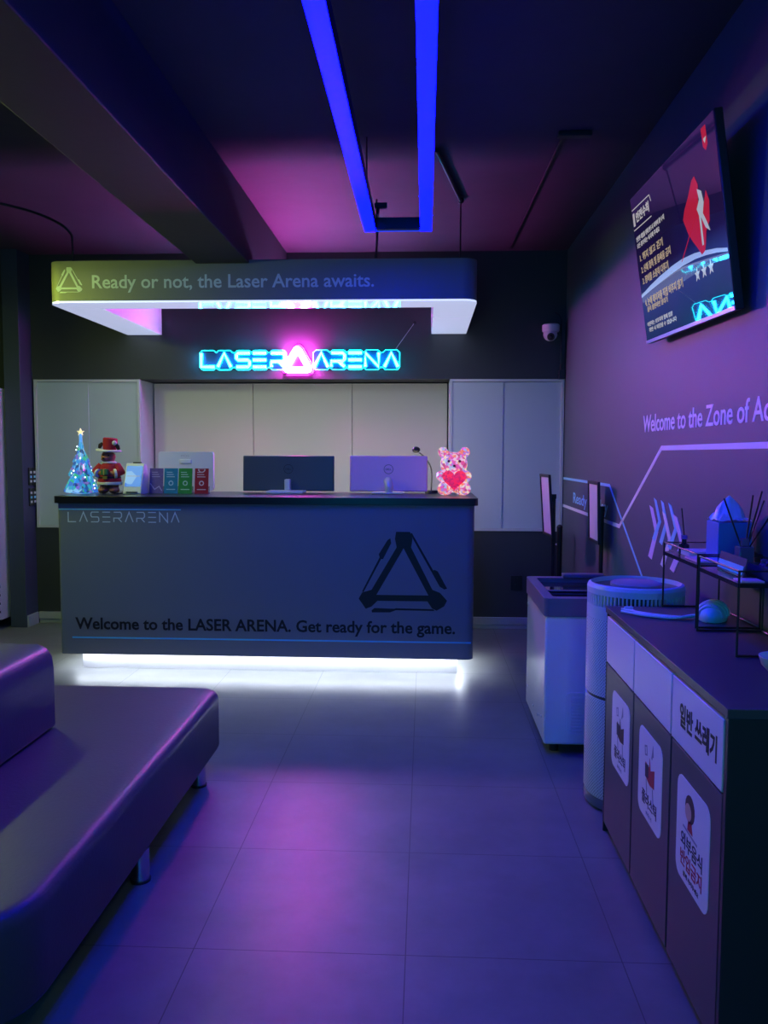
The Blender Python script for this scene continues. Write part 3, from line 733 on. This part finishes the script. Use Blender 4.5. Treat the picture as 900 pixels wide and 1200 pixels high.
pic(MB().prism([suv([(.747, .763), (.775, .775), (.80, .72), (.785, .62), (.80, .52), (.865, .66), (.885, .60), (.87, .50), (.83, .46), (.815, .40), (.80, .365), (.77, .355), (.74, .40), (.70, .45), (.665, .50), (.625, .60), (.648, .645), (.70, .70)])], so, UX, UZ, k0, k1), TR)
pic(MB().prism([suv([(.79, .70), (.825, .675), (.838, .61), (.82, .56), (.85, .50), (.868, .45), (.832, .48), (.80, .55), (.80, .40), (.785, .40), (.785, .56), (.77, .60), (.80, .64)])], so, UX, UZ, k1, k1+.0006), TP)
pic(MB().stroke(suv([(.745, .57), (.565, .385)]), .004, so, UX, UZ, k1, k1+.0006), TR)
arc = [(.006, .335), (.15, .365), (.297, .385), (.45, .398), (.565, .40), (.70, .388), (.80, .368), (.90, .345), (.992, .315), (.992, .297), (.90, .322), (.80, .342), (.70, .355), (.565, .360), (.45, .355), (.297, .345), (.15, .333), (.006, .318)]
pic(MB().prism([suv(arc)], so, UX, UZ, k0, k0+.0004), TA)
def star(cx, cy, r): return [(cx+(r if k % 2 == 0 else r*.42)*math.sin(k*PI/5), cy+(r if k % 2 == 0 else r*.42)*math.cos(k*PI/5)) for k in range(10)]
g = MB()
for cx in (.705, .772, .838): g.prism([star(cx*TVW, .268*TVH, .028)[::-1]], so, UX, UZ, k0, k1)
pic(g, TP)
g = MB(); g.stroke(suv([(.012, .91), (.27, .905), (.285, .86)]), .004, so, UX, UZ, k0, k1); g.stroke(suv([(.012, .775), (.27, .772)]), .004, so, UX, UZ, k0, k1); g.prism([suv([(.018, .885), (.042, .885), (.042, .80), (.018, .80)])], so, UX, UZ, k0, k1)
pic(g, TW)
def ttx(txt, u0, u1, vv, cap, mt, bold=.015): pic(MB().text(txt, so+UX*u0*TVW+UZ*vv*TVH, UX, UZ, width=(u1-u0)*TVW, cap=cap, d0=k0, d1=k1, bold=bold), mt)
ttx('안전수칙', .06, .25, .81, .045, TW, .03)
ttx('안전한 게임을 위해 반드시 지켜야 할 수칙', .03, .42, .69, .022, TW)
ttx('모든 참가자는 숙지해 주세요', .03, .35, .645, .022, TW)
ttx('1. 뛰지 않고 걷기', .05, .37, .555, .026, TY)
ttx('2. 신체 접촉 및 몸싸움 금지', .05, .45, .475, .026, TY)
ttx('3. 장비를 소중히 다루기', .05, .405, .40, .026, TY)
ttx('4. 눈에 레이저를 직접 비추지 않기', .05, .545, .25, .028, TY)
ttx('몸이 불편하면 알리기', .07, .35, .205, .024, TY)
ttx('어린이는 보호자와 함께 입장', .045, .39, .11, .020, TW)
ttx('위반 시 퇴장될 수 있습니다', .06, .43, .07, .020, TW)
MB().box(-TVW/2, TVW/2, -.004, .0, -TVH/2, -TVH/2+.014).build('bottom_bezel', mat('silver_bezel', (.45, .45, .5), .3), tv)
ar = MB()
ar.box(-.28, -.24, .055, .105, -.22, .22).box(.24, .28, .055, .105, -.22, .22).box(-.3, .3, .085, .10, -.05, .05)
ar.build('wall_bracket', BLACK, tv)

# ------------------------------------------------------------------ camera, conduits, small fittings
cc = thing('security_camera', 'white security camera on the bulkhead beside the purple wall', 'camera', (.965, 6.57, 2.32))
MB().lathe([(.062, .02), (.066, .03), (.066, .07), (.058, .078)], 28).build('camera_base', WHITEP, cc)
MB().box(-.03, .03, .0, .05, .03, .06).build('wall_mount', WHITEP, cc, bevel=.004)
MB().ball((-.005, -.01, .0), .055, .055, .052).build('camera_head', WHITEP, cc)
Mc = Matrix.Rotation(math.radians(25), 4, 'X')
MB().tube([(-.006, -.045, -.018), (-.008, -.068, -.028)], .028, 20).build('lens_ring', BLACKP, cc)
MB().ball((-.008, -.066, -.027), .014).build('lens', GLASSD, cc)
cr_ = thing('cable_trunking', 'black cable trunking in the corner under the security camera', 'trunking', (1.066, 6.6, 2))
MB().box(-.018, .018, -.02, .018, -.01, .42).build('trunking_run', BLACK, cr_, bevel=.003)
MB().box(-.03, .02, -.025, .015, -.02, .05).build('trunking_end', BLACK, cr_, bevel=.003)
MB().tube([(-.01, -.01, .42), (-.03, -.01, .47), (-.07, -.005, .50)], .006, 8).build('cable', BLACKP, cr_)
tag(MB().tube([(.668, 4.226, 2.962), (.64, 6.5, 2.962)], .006, 8).build('ceiling_conduit', BLACK), 'thin dark conduit running along the ceiling on the right', 'conduit')
tag(MB().tube([(.05, 4.40, 2.955), (.21, 5.27, 2.955)], .012, 8).ball((.21, 5.27, 2.955), .02).build('ceiling_conduit', BLACK), 'short dark conduit slanting to the canopy hanger rod', 'conduit')
tag(MB().box(.64, .80, 4.20, 4.25, 2.945, ZC).build('ceiling_box', BLACK, bevel=.004), 'small black strip fixed to the ceiling on the right', 'ceiling box')
SW = mat('switch_black', (.01, .01, .013), .35)
for (y, z, lab) in ((6.535, 1.205, 'upper near black switch plate on the pillar beside the fridge'), (6.595, 1.205, 'upper black switch plate nearest the grey cupboard'), (6.535, 1.04, 'lower near black switch plate on the pillar beside the fridge'), (6.595, 1.04, 'lower black switch plate nearest the grey cupboard')):
    r = thing('switch_plate', lab, 'switch', (-3.17, y, z), group='switch plates on the pillar')
    MB().box(0, .010, -.026, .026, -.07, .07).build('plate', SW, r, bevel=.002)
    for k in range(3): MB().box(.010, .014, -.013, .013, -.048+k*.036, -.030+k*.036).build('button', WHITEP if k != 1 else DECALB, r)
ol = thing('wall_outlet', 'dark wall outlet low on the wall behind the freezer', 'outlet', (.734, YB, .373))
MB().box(-.045, .045, -.009, 0, -.06, .06).build('plate', SW, ol, bevel=.002)
for z in (-.025, .025): MB().tube([(0, -.009, z), (0, -.012, z)], .018, 14).build('socket', BLACK, ol)

# ------------------------------------------------------------------ drinks fridge at the left edge
fg = thing('drinks_fridge', 'white upright drinks fridge with glass door at the left edge', 'fridge', (-3.63, 6.55, 0))
W2 = mat('fridge_white', (.62, .64, .70), .35)
fb = MB(); fb.box(-.325, -.30, -.24, .33, .08, 1.9).box(.28, .31, -.24, .33, .08, 1.9).box(-.30, .28, .30, .33, .08, 1.9).box(-.30, .28, -.24, .30, 1.84, 1.9).box(-.30, .28, -.24, .30, .08, .36)
fb.build('fridge_body', W2, fg, bevel=.004)
df = MB(); df.box(-.325, -.285, -.29, -.245, .37, 1.88).box(.288, .32, -.29, -.245, .37, 1.88).box(-.285, .288, -.29, -.245, 1.80, 1.88).box(-.285, .288, -.29, -.245, .37, .43)
door = df.build('door', W2, fg, bevel=.004)
MB().box(-.285, .288, -.272, -.264, .43, 1.80).build('glass', mat('fridge_glass', (.015, .025, .05), .05, trans=.35), door)
MB().box(-.315, -.295, -.31, -.29, .9, 1.3).build('handle', FRAMEW, door, bevel=.004)
sh = MB()
for z in (.62, .90, 1.18, 1.46, 1.68): sh.box(-.30, .28, -.22, .29, z, z+.012)
sh.build('shelf', mat('shelf_wire', (.4, .4, .45), .4), fg)
vg = MB()
for k in range(4): vg.box(-.32, .322, -.29, -.252, .09+k*.066, .142+k*.066)
MB().box(-.31, .31, -.253, -.24, .085, .355).build('vent_cavity', BLACKP, fg)
vg.build('vent_louvre', W2, fg, bevel=.010, seg=3)
for x in (-.27, .27): MB().cyl((x, -.24, 0), .02, .085, 12).build('foot', BLACKP, fg)

# ------------------------------------------------------------------ things on the counter (top at z = 1.125)
ZT = 1.1252
# light-up tree
LT = [(.02, .16, .7), (.01, .38, .62), (.25, .6, .9), (.02, .5, .22), (.2, .12, .55), (.0, .08, .35), (.0, .04, .15), (.02, .3, .8)]
TREE = glow_mat('lit_blue_acrylic', LT, 42, .75)
tr = thing('light_up_tree', 'glowing blue acrylic christmas tree with gold star on the counter', 'christmas tree', (-2.31, 5.5, ZT))
MB().lathe([(.055, 0), (.055, .012), (.012, .016), (.01, .40)], 16).build('trunk', glow_mat('lit_tree_core', [(.1, .4, 1), (.3, .6, 1), (.05, .3, .9)], 40, .8), tr)
for (z0, z1, r0, r1, n) in ((.005, .15, .095, .04, 11), (.115, .235, .072, .028, 9), (.205, .300, .046, .012, 8), (.30, .365, .016, .006, 6)):
    g = MB()
    for k in range(n):
        a = 2*PI*k/n + z0*9; c_, s_ = math.cos(a), math.sin(a)
        hw = r0*.30
        A = Vector((r0*c_, r0*s_, z0)); B = Vector((r1*c_, r1*s_, z1)); t = Vector((-s_, c_, 0)); o_ = Vector((c_, s_, .4)).normalized()
        vs_ = [A+t*hw, A-t*hw, A+o_*hw*.9, B+t*hw*.35, B-t*hw*.35, B+o_*hw*.35]
        g.add(vs_, [(0, 1, 4, 3), (1, 2, 5, 4), (2, 0, 3, 5), (0, 2, 1), (3, 4, 5)])
    g.build('branch_tier', TREE, tr, smooth=False)
stp_ = [(.026*(1 if k % 2 == 0 else .42)*math.sin(k*PI/5), .026*(1 if k % 2 == 0 else .42)*math.cos(k*PI/5)) for k in range(10)][::-1]
MB().prism([stp_], (0, .005, .41), UX, UZ, 0, .010).build('star', mat('lit_gold_star', (.8, .7, .4), .3, emit=(1, .8, .45), es=.8), tr, smooth=False)
g = MB()
for k in range(26):
    a = random.random()*2*PI; z = random.uniform(.02, .33); r = .10*(1-z/.40)+.004
    g.ball((r*math.cos(a), r*math.sin(a), z), .005, nu=6, nv=4)
g.build('fairy_light', mat('fairy_light_glow', (.8, .9, 1), .3, emit=(.7, .9, 1), es=3), tr)

# stuffed bear in a santa suit
RED = mat('red_felt', (.42, .012, .03), .85, bump=(120, .4)); FUR = mat('brown_plush', (.45, .15, .085), .9, bump=(150, .6))
WFUR = mat('white_plush', (.75, .70, .68), .9, bump=(150, .6)); BFELT = mat('black_felt', (.012, .01, .012), .85)
tb = thing('stuffed_bear', 'brown stuffed bear in red santa suit and brimmed hat on the counter', 'soft toy', (-2.118, 5.5, ZT), rz=.0)
RM = (('REMESH', {'mode': 'VOXEL', 'voxel_size': .006, 'use_smooth_shade': True}),)
b_ = MB()
b_.ball((-.005, 0, .245), .048, .045, .045); b_.ball((-.018, -.040, .232), .022, .02, .017)      # head, muzzle
b_.ball((0, 0, .13), .058, .048, .075)
for s in (-1, 1):
    b_.tube([(s*.05, 0, .18), (s*.075, -.02, .14), (s*.04, -.05, .135)], [.024, .022, .02], 10)
    b_.ball((s*.028, -.045, .135), .02)
    b_.tube([(s*.028, 0, .09), (s*.034, -.005, .03)], [.034, .03], 12); b_.ball((s*.036, -.018, .024), .036, .045, .024)
b_.build('body', FUR, tb, mods=RM)
co = MB(); co.lathe([(.074, .068), (.078, .08), (.068, .13), (.058, .185), (.036, .208)], 24)
for s in (-1, 1): co.tube([(s*.05, 0, .185), (s*.083, -.018, .145), (s*.058, -.045, .135)], [.03, .031, .028], 12)
co.build('coat', RED, tb)
tm = MB()
for s in (-1, 1): tm.tube([(s*.062, -.042, .136), (s*.050, -.050, .134)], .031, 12)
tm.lathe([(.074, .056), (.082, .062), (.082, .076), (.074, .080)], 24); tm.lathe([(.036, .198), (.048, .204), (.046, .214), (.036, .216)], 20)
tm.build('fur_trim', WFUR, tb)
pr_ = MB(); pr_.box(-.028, .018, -.088, -.055, .125, .165); prs = pr_.build('gift_box', mat('green_felt', (.05, .16, .06), .8), tb, bevel=.004)
MB().box(-.009, -.001, -.0895, -.0535, .124, .1665).build('ribbon', mat('gold_ribbon', (.6, .4, .08), .4), prs)
bl_ = MB(); bl_.lathe([(.072, .100), (.075, .103), (.073, .114), (.069, .116)], 24); bl_.build('belt', BFELT, tb)
MB().box(-.014, .014, -.084, -.070, .098, .118).build('buckle', mat('gold_buckle', (.7, .5, .12), .35, .8), tb)
ht = thing; hm = Matrix.Translation((.004, 0, .288)) @ Matrix.Rotation(math.radians(5), 4, 'Y')
h_ = MB(); h_.lathe([(.042, .0), (.046, .03), (.048, .078), (.040, .085), (.005, .086)], 24); h_.v = [tuple(hm @ Vector(q)) for q in h_.v]
h_.build('hat_crown', RED, tb)
h_ = MB(); h_.lathe([(.046, -.008), (.080, -.006), (.084, .0), (.080, .006), (.046, .010)], 28); h_.v = [tuple(hm @ Vector((q[0]*1.02-.006, q[1]*.9, q[2]+.10*(q[0]+.02)**2*8-.006))) for q in h_.v]
h_.build('hat_brim', WFUR, tb)
h_ = MB()
for s in (-1, 1): h_.tube([(s*.046, -.01, .045), (s*.060, -.015, .030), (s*.066, -.01, .012)], [.010, .014, .010], 10)
h_.v = [tuple(hm @ Vector(q)) for q in h_.v]; h_.build('ear', mat('dark_brown_plush', (.03, .016, .014), .9), tb)
MB().ball((.048, -.03, .338), .016).build('pompom', WFUR, tb)
ey = MB()
for s in (-1, 1): ey.ball((-.006+s*.018, -.042, .256), .005, nu=10, nv=6)
ey.ball((-.018, -.060, .237), .008, .006, .006, nu=10, nv=6); ey.build('eyes_and_nose', BFELT, tb)

# payment terminal
pt = thing('payment_terminal', 'white payment terminal with glowing blue screen on the counter', 'payment terminal', (-1.930, 5.49, ZT), rz=-.12)
sd = [(-.075, 0), (.055, 0), (.068, .03), (.02, .195), (-.012, .205), (-.068, .028)]
MB().prism([[(a, b2) for a, b2 in sd]], (-.066, 0, 0), (0, 1, 0), (0, 0, 1), 0, .132).build('terminal_body', WHITEP, pt, bevel=.006, seg=3)
# sloping face from (-.068,.028) to (-.012,.205)
fd = Vector((0, .056, .177)); fu = fd.normalized(); fo_ = Vector((0, -.068, .028))
SCRB = glow_mat('terminal_screen', [(.06, .25, .9), (.12, .36, .95), (.3, .6, 1), (.08, .28, .85)], 14, .7)
MB().prism([rrect(-.056, .056, .022, .165, .006)], fo_, UX, fu, 0, .0025).build('display', SCRB, pt, smooth=False)
MB().prism([rrect(-.045, .045, .092, .096, .001)], fo_+fu.cross(UX)*0, UX, fu, .0025, .0032).build('display_text', TW, pt, smooth=False)
MB().box(-.04, .04, -.0765, -.07, .008, .016).build('card_slot', BLACKP, pt)
MB().box(-.02, .035, -.01, .012, .2, .2115).build('camera_bump', BLACKP, pt, bevel=.003)
tag(MB().tube([p for p in curve3([(-2.05, 5.44, ZT+.004), (-2.035, 5.42, ZT+.004), (-2.02, 5.44, ZT+.004), (-2.01, 5.48, ZT+.004)], 6)], .004, 8).build('short_cable', BLACKP), 'short black cable lying beside the payment terminal', 'cable')

# four upright cards
def card(x, col1, col2, lab, style):
    r = thing('leaflet_stand', lab, 'leaflet', (x, 5.48, ZT), group='leaflet stands on the counter')
    lean = Matrix.Rotation(math.radians(-8), 4, 'X')
    m1 = mat('card_'+lab.split()[0], col1, .35, noise=(40, .35))
    MB().box(-.046, .046, 0, .004, .0, .172, lean).build('card_panel', m1, r)
    MB().box(-.043, .043, -.004, .055, 0, .003).box(-.043, .043, .045, .055, .0, .05).build('acrylic_foot', mat('clear_acrylic', (.8, .85, .9), .1, trans=.8), r)
    m2 = mat('ink_'+lab.split()[0], col2, .4)
    o_ = lean @ Vector((0, -.0004, 0)); vv = lean @ UZ; vv = (lean.to_3x3() @ UZ)
    g = MB()
    for k in range(3): g.stroke([(-.03, .115+k*.015), (.025-.008*k, .115+k*.015)], .005, o_, UX, vv, 0, .0008)
    if style == 0:
        g.stroke([(-.04, .07), (-.01, .03), (.02, .05), (.04, .02)], .007, o_, UX, vv, 0, .0008)
    else:
        g.prism([[(.017*math.cos(k*PI/8), .072+.017*math.sin(k*PI/8)) for k in range(16)], [(.010*math.cos(-k*PI/8), .072+.010*math.sin(-k*PI/8)) for k in range(16)]], o_, UX, vv, 0, .0008)
        g.stroke([(-.03, .03), (.03, .03)], .006, o_, UX, vv, 0, .0008)
        if style == 2: g.prism([[(.026*math.cos(PI+k*PI/8), .168+.026*math.sin(PI+k*PI/8)) for k in range(9)], [(.017*math.cos(-k*PI/8), .166+.017*math.sin(-k*PI/8)) for k in range(9)]], o_, UX, vv, 0, .0008)
    g.build('printing', m2, r, smooth=False)
card(-1.797, (.16, .10, .30), (.45, .35, .6), 'purple leaflet stand nearest the payment terminal', 0)
card(-1.697, (.02, .22, .36), (.45, .6, .7), 'teal blue leaflet stand between purple and green ones', 1)
card(-1.600, (.03, .28, .05), (.5, .7, .55), 'green leaflet stand between blue and red ones', 1)
card(-1.490, (.38, .015, .03), (.75, .6, .6), 'red leaflet stand with white rings in front of white computer', 2)

# white all-in-one computer
wc = thing('desktop_computer', 'white all-in-one computer seen from behind, left on the counter', 'computer', (-1.655, 5.72, ZT))
MB().prism([rrect(-.192, .192, .015, .282, .018)], (0, .012, 0), UX, UZ, 0, .035).build('casing', WHITEP, wc, bevel=.005, seg=3)
MB().box(-.04, .04, -.03, -.02, .2, .228).build('camera_plate', mat('white_gloss', (.8, .8, .82), .25), wc, bevel=.004)
MB().text('POS', (-.03, -.0235, .246), UX, UZ, width=.055, cap=.014, d1=.0008).build('lettering', mat('pale_grey_ink', (.5, .5, .53), .5), wc, smooth=False)
MB().box(-.06, .06, -.02, .10, 0, .016).build('stand', WHITEP, wc, bevel=.004)
MB().box(-.18, .18, .012, .0135, .03, .27).build('screen', mat('lit_screen', (.02, .02, .02), .3, emit=(1, .95, .80), es=E_SCREEN), wc, smooth=False)

# two monitors, backs to the viewer
def monitor(x0, x1, ztop, label, mt, neck_mt, style):
    cx, hw = (x0+x1)/2, (x1-x0)/2
    r = thing('computer_monitor', label, 'monitor', (cx, 5.72, ZT), group='monitors on the counter')
    H = ztop-ZT
    lean = Matrix.Rotation(math.radians(-3), 4, 'X')
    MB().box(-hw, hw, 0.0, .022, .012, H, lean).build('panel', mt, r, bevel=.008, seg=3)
    MB().box(-hw+.004, hw-.004, .022, .0235, .02, H-.006, lean).build('screen', mat('lit_screen', (.02, .02, .02), .3, emit=(1, .95, .80), es=E_SCREEN), r, smooth=False)
    lg = MB(); cz = H*.64; o_ = lean @ Vector((0, -.0002, cz)); vv = lean.to_3x3() @ UZ
    lg.prism([[(.033*math.cos(k*PI/16), .033*math.sin(k*PI/16)) for k in range(32)], [(.029*math.cos(-k*PI/16), .029*math.sin(-k*PI/16)) for k in range(32)]], o_, UX, vv, 0, .0015)
    lg.text('DELL', o_-UX*.021-vv*.007, UX, vv, width=.042, cap=.014, d1=.0015, bold=.02)
    lg.build('badge', mat('badge_'+style, (.012, .014, .018) if style == 'dark' else (.16, .10, .18), .3), r, smooth=False)
    if style == 'dark':
        MB().box(-.02, .02, -.05, .004, .012, .095).build('stand_neck', neck_mt, r, bevel=.006)
        MB().box(-.125, .125, -.16, .0, 0, .020).build('stand_base', WHITEP, r, bevel=.004)
    else:
        MB().tube(curve3([(0, -.012, .085), (0, -.05, .08), (.006, -.07, .04), (.008, -.07, .005)], 6), [.03]*7+[.028]*6+[.026]*6, 14).build('stand_neck', neck_mt, r)
        MB().ball((0, -.045, .075), .026, .02, .02).build('cable_hole', BLACKP, r)
        MB().box(-.11, .11, -.10, .06, 0, .008).build('stand_base', neck_mt, r, bevel=.003)
    return r
monitor(-1.262, -.626, 1.382, 'dark grey computer monitor in the middle of the counter', mat('monitor_graphite', (.07, .085, .10), .35), mat('stand_silver', (.65, .65, .68), .35, .3), 'dark')
monitor(-.518, .018, 1.384, 'silver computer monitor with magenta light painted on, beside the glowing bear', mat('monitor_silver_pink_glow', (.85, .42, .72), .3), mat('stand_silver', (.65, .65, .68), .35, .3), 'light')  # magenta light on the silver back is put into its base colour
mc = thing('desk_microphone', 'black gooseneck microphone standing behind the silver monitor', 'microphone', (.045, 5.80, ZT))
MB().cyl((0, 0, 0), .045, .018, 20).build('base', BLACKP, mc)
MB().tube(curve3([(0, 0, .018), (0, 0, .16), (-.04, 0, .24), (-.085, 0, .28)], 6), .005, 8).build('gooseneck', BLACKP, mc)
MB().ball((-.107, 0, .30), .028, .024, .022).build('mic_head', BLACK, mc)

# light-up bear with heart
lbr = thing('light_up_bear', 'glowing pink faceted bear lamp holding a red heart on the counter', 'lamp', (.19, 5.5, ZT+.0035))
BEARM = glow_mat('lit_bear_plastic', [(.85, .10, .35), (1, .62, .75), (.50, .22, .75), (1, .25, .14), (1, .8, .6), (.9, .12, .5), (.45, .55, .85), (1, .42, .25), (.55, .08, .22), (.9, .5, .8)], 62, .75)
b_ = MB()
b_.ball((0, 0, .205), .092, .075, .078); b_.ball((0, 0, .10), .078, .065, .085)
for s in (-1, 1):
    b_.ball((s*.073, 0, .282), .036, .022, .036)
    b_.tube([(s*.055, 0, .14), (s*.092, -.035, .125), (s*.085, -.065, .115)], [.03, .032, .026], 12)
    b_.tube([(s*.045, 0, .04), (s*.07, -.06, .04)], [.045, .042], 12); b_.ball((s*.072, -.075, .042), .04, .018, .042)
b_.ball((0, -.06, .185), .035, .028, .026)
b_.build('body', BEARM, lbr, smooth=False, mods=(('REMESH', {'mode': 'VOXEL', 'voxel_size': .011, 'use_smooth_shade': False}), ('DECIMATE', {'ratio': .25})))
hp = [(.0158*16*math.sin(t)**3/4, .0158*(13*math.cos(t)-5*math.cos(2*t)-2*math.cos(3*t)-math.cos(4*t))/4) for t in [2*PI*k/28 for k in range(28)]][::-1]
hp = [(x*1.22, z*1.2+.105) for x, z in hp]
MB().prism([hp], (0, -.062, 0), UX, UZ, 0, .038).build('heart', glow_mat('lit_red_heart', [(.85, .0, .03), (.7, .0, .08), (.95, .01, .03), (.55, 0, .05)], 80, .9), lbr, bevel=.010, seg=3)
ey = MB()
for s in (-1, 1): ey.ball((s*.035, -.071, .222), .009, .006, .009, nu=10, nv=6)
ey.ball((0, -.088, .192), .010, .008, .008, nu=10, nv=6)
ey.build('eyes_and_nose', mat('bear_eye', (.25, .05, .12), .3), lbr)

# ------------------------------------------------------------------ things on the bin cabinets (top at z = .845)
ZB = .8455
def wire_rack(label, loc_, ln):
    r = thing('wire_rack', label, 'rack', loc_, group='wire racks')
    wd, h = .20, .205
    t = .0033
    g_ = MB()
    for y in (0, ln): g_.tube([(0, y, t), (wd, y, t)], t, 6)
    g_.tube([(wd, 0, t), (wd, ln, t)], t, 6); g_.build('foot_rail', BLACK, r)
    for x in (0, wd):
        for y in (0, ln): MB().tube([(x, y, 0), (x, y, h+.035)], t, 8).build('leg', BLACK, r)
    MB().box(-.003, wd+.003, -.003, ln+.003, h-.012, h).build('tray', mat('black_tray', (.012, .012, .015), .25), r)
    q = MB()
    q.tube([(0, 0, h+.033), (wd, 0, h+.033), (wd, ln, h+.033), (0, ln, h+.033)], .003, 6, closed=True)
    q.build('rail', BLACK, r)
    return r
rA = wire_rack('black wire rack standing nearest the air purifier', (.872, 2.682, ZB), .375)
rB = wire_rack('black wire rack with reed diffuser on it', (.862, 2.305, ZB), .333)
ZS = ZB+.2055
PINK_GLINT = mat('pink_glint_card', (.95, .5, .85), .3)  # pink neon reflection on the racks, put into the card colour
tag(MB().box(.885, .985, 2.72, 2.86, ZS, ZS+.006).build('pink_glint_card', PINK_GLINT, bevel=.001), 'card with painted pink neon reflection on the far wire rack', 'card')
tag(MB().box(.905, 1.02, 2.87, 2.97, ZS, ZS+.02).build('paper_stack', mat('cream_paper', (.92, .8, .8), .5), bevel=.001), 'small cream paper stack at the far end of the rack', 'paper')
tb2 = thing('tissue_box', 'blue tissue box with clear plastic bag on the wire rack', 'tissue box', (1.003, 2.785, ZS))
MB().box(-.054, .054, -.058, .058, .0, .132).build('box', mat('blue_carton', (.06, .22, .6), .45), tb2, bevel=.003)
pg_ = MB(); pts_ = []
random.seed(3)
nx = 8; grid = []
for i in range(nx+1):
    for j in range(nx+1):
        a, b2 = i/nx-.5, j/nx-.5
        hgt = .085*(1-abs(a)*2.0)**.6*max(0, 1-abs(b2-.08)*1.9) + random.uniform(0, .012)
        pg_.v.append((a*.104, b2*.112, .133+hgt))
for i in range(nx):
    for j in range(nx): k = i*(nx+1)+j; pg_.f.append((k, k+nx+1, k+nx+2, k+1))
pg_.build('plastic_bag', mat('pale_blue_film', (.6, .66, .9), .2), tb2, smooth=False, mods=(('SOLIDIFY', {'thickness': .001}),))
kt = thing('purple_trinket', 'little dark bottle with purple cap at the far wire rack', 'bottle', (.925, 3.0, ZS))
MB().lathe([(.018, 0), (.018, .03), (.008, .036), (.008, .05)], 14).build('bottle', GLASSD, kt); MB().lathe([(.011, .05), (.011, .064)], 12).build('cap', mat('purple_plastic', (.25, .12, .5), .4), kt)
MB().tube([(.0, 0, .06), (-.012, 0, .16)], .002, 6).build('stick', BLACK, kt)
# card holder, sweets, reed diffuser
ch_ = thing('card_holder', 'leaning clear card holder with painted cyan neon reflection on the near wire rack', 'card holder', (.905, 2.50, ZS+.0012))
lean = Matrix.Rotation(math.radians(12), 4, 'Y')
MB().box(0, .004, -.105, .105, 0, .055, lean).box(0, .03, -.105, .105, 0, .003).build('holder', mat('tray_smoke', (.10, .08, .13), .15), ch_)
MB().box(-.0025, -.0005, -.098, .098, .006, .032, lean).build('card', mat('cyan_glint_card', (.08, .75, .9), .35), ch_)  # the cyan is a neon reflection painted as card colour
gt = thing('display_tray', 'dark shallow tray full of sweets on the near wire rack', 'tray', (1.005, 2.40, ZS))
MB().box(-.055, .055, -.085, .085, 0, .004).box(-.055, -.051, -.085, .085, .004, .035).box(.051, .055, -.085, .085, .004, .035).box(-.051, .051, -.085, -.081, .004, .035).box(-.051, .051, .081, .085, .004, .035).build('tray', mat('tray_smoke', (.10, .08, .13), .15), gt)
tw = thing('candy_heap', 'dark purple wrapped sweets heaped in the shallow tray', 'sweets', (1.005, 2.40, ZS+.0045))
tw['kind'] = 'stuff'
g = MB()
for k in range(46):
    x, y = random.uniform(-.036, .036), random.uniform(-.066, .066); z = .010+random.uniform(0, .055)*(1-abs(x)/.06)
    g.ball((x, y, z), .013, .010, .008, 8, 5, Matrix.Rotation(random.random()*3, 3, 'Z'))
g.build('sweet', mat('purple_wrapper', (.10, .06, .18), .3, noise=(30, .6)), tw)
rd = thing('reed_diffuser', 'square glass reed diffuser with black sticks beside the tissue box', 'reed diffuser', (.968, 2.555, ZS))
MB().box(-.022, .022, -.022, .022, 0, .075).box(-.011, .011, -.011, .011, .075, .10).build('bottle', mat('smoky_glass', (.12, .10, .18), .08), rd, bevel=.003)
for (dx, dy, dz) in ((-.055, .03, .218), (.016, -.01, .23), (.034, -.03, .243), (.065, .03, .212), (.075, -.04, .20)):
    MB().tube([(dx*.08, dy*.08, .06), (dx, dy, dz)], .0026, 6).build('reed_stick', BLACK, rd)
tag(MB().box(.872, .935, 2.315, 2.375, ZS, ZS+.004).build('pink_glint_card', PINK_GLINT), 'small card with painted pink neon reflection at the near end of the racks', 'card')
# white device, cable, bowl
hd = thing('white_device', 'white rounded plastic device lying behind the wire rack legs', 'device', (.975, 2.83, ZB), rz=1.1)
db = MB().ball((0, 0, .018), .082, .048, .044, 28, 16)
db.v = [(x*(1.0 if x < 0 else 1.08), y, max(0, z)) for x, y, z in db.v]
db.build('shell', mat('device_white', (.85, .87, .92), .4), hd)
g = MB()
for k in range(4):
    xx = -.055+k*.026; rx_ = math.sqrt(max(0, 1-(xx/.085)**2))
    MB().tube([(xx, .05*rx_*math.cos(a), .018+.046*rx_*math.sin(a)) for a in [PI*q/14 for q in range(15)]], .004, 6).build('ridge', WHITEP, hd)
WC = mat('white_cable', (.85, .87, .92), .45)
wcb = thing('white_cable', 'looped white cable lying across the bin cabinet top', 'cable', (.8, 2.9, ZB))
for k, (o1, o2) in enumerate(((0, 0), (.03, .028), (-.012, .045))):
    MB().tube([Vector(p)-Vector((.8, 2.9, ZB)) for p in curve3([(.705+o1, 2.975-o2, ZB+.006), (.76, 2.90-o2, ZB+.006), (.84, 2.845-o2*.6, ZB+.006), (.90, 2.838-o2*.3, ZB+.006+.004*k), (.925, 2.835, ZB+.012)], 6)], .0045, 8).build('cable_strand', WC, wcb)
MB().box(-.085, -.055, .07, .085, .004, .014, ).build('plug', WC, wcb, bevel=.002)
bw = thing('white_bowl', 'white bowl holding a blue block at the right edge of the worktop', 'bowl', (.905, 2.10, ZB))
MB().lathe([(.02, 0), (.03, .003), (.055, .03), (.062, .052), (.058, .052), (.05, .03), (.027, .008), (.0, .006)], 32).build('bowl', WHITEP, bw)
MB().box(-.03, .03, -.02, .02, .02, .066).build('soap_bar', mat('blue_soap', (.3, .45, .85), .4), bw, bevel=.008, seg=3)
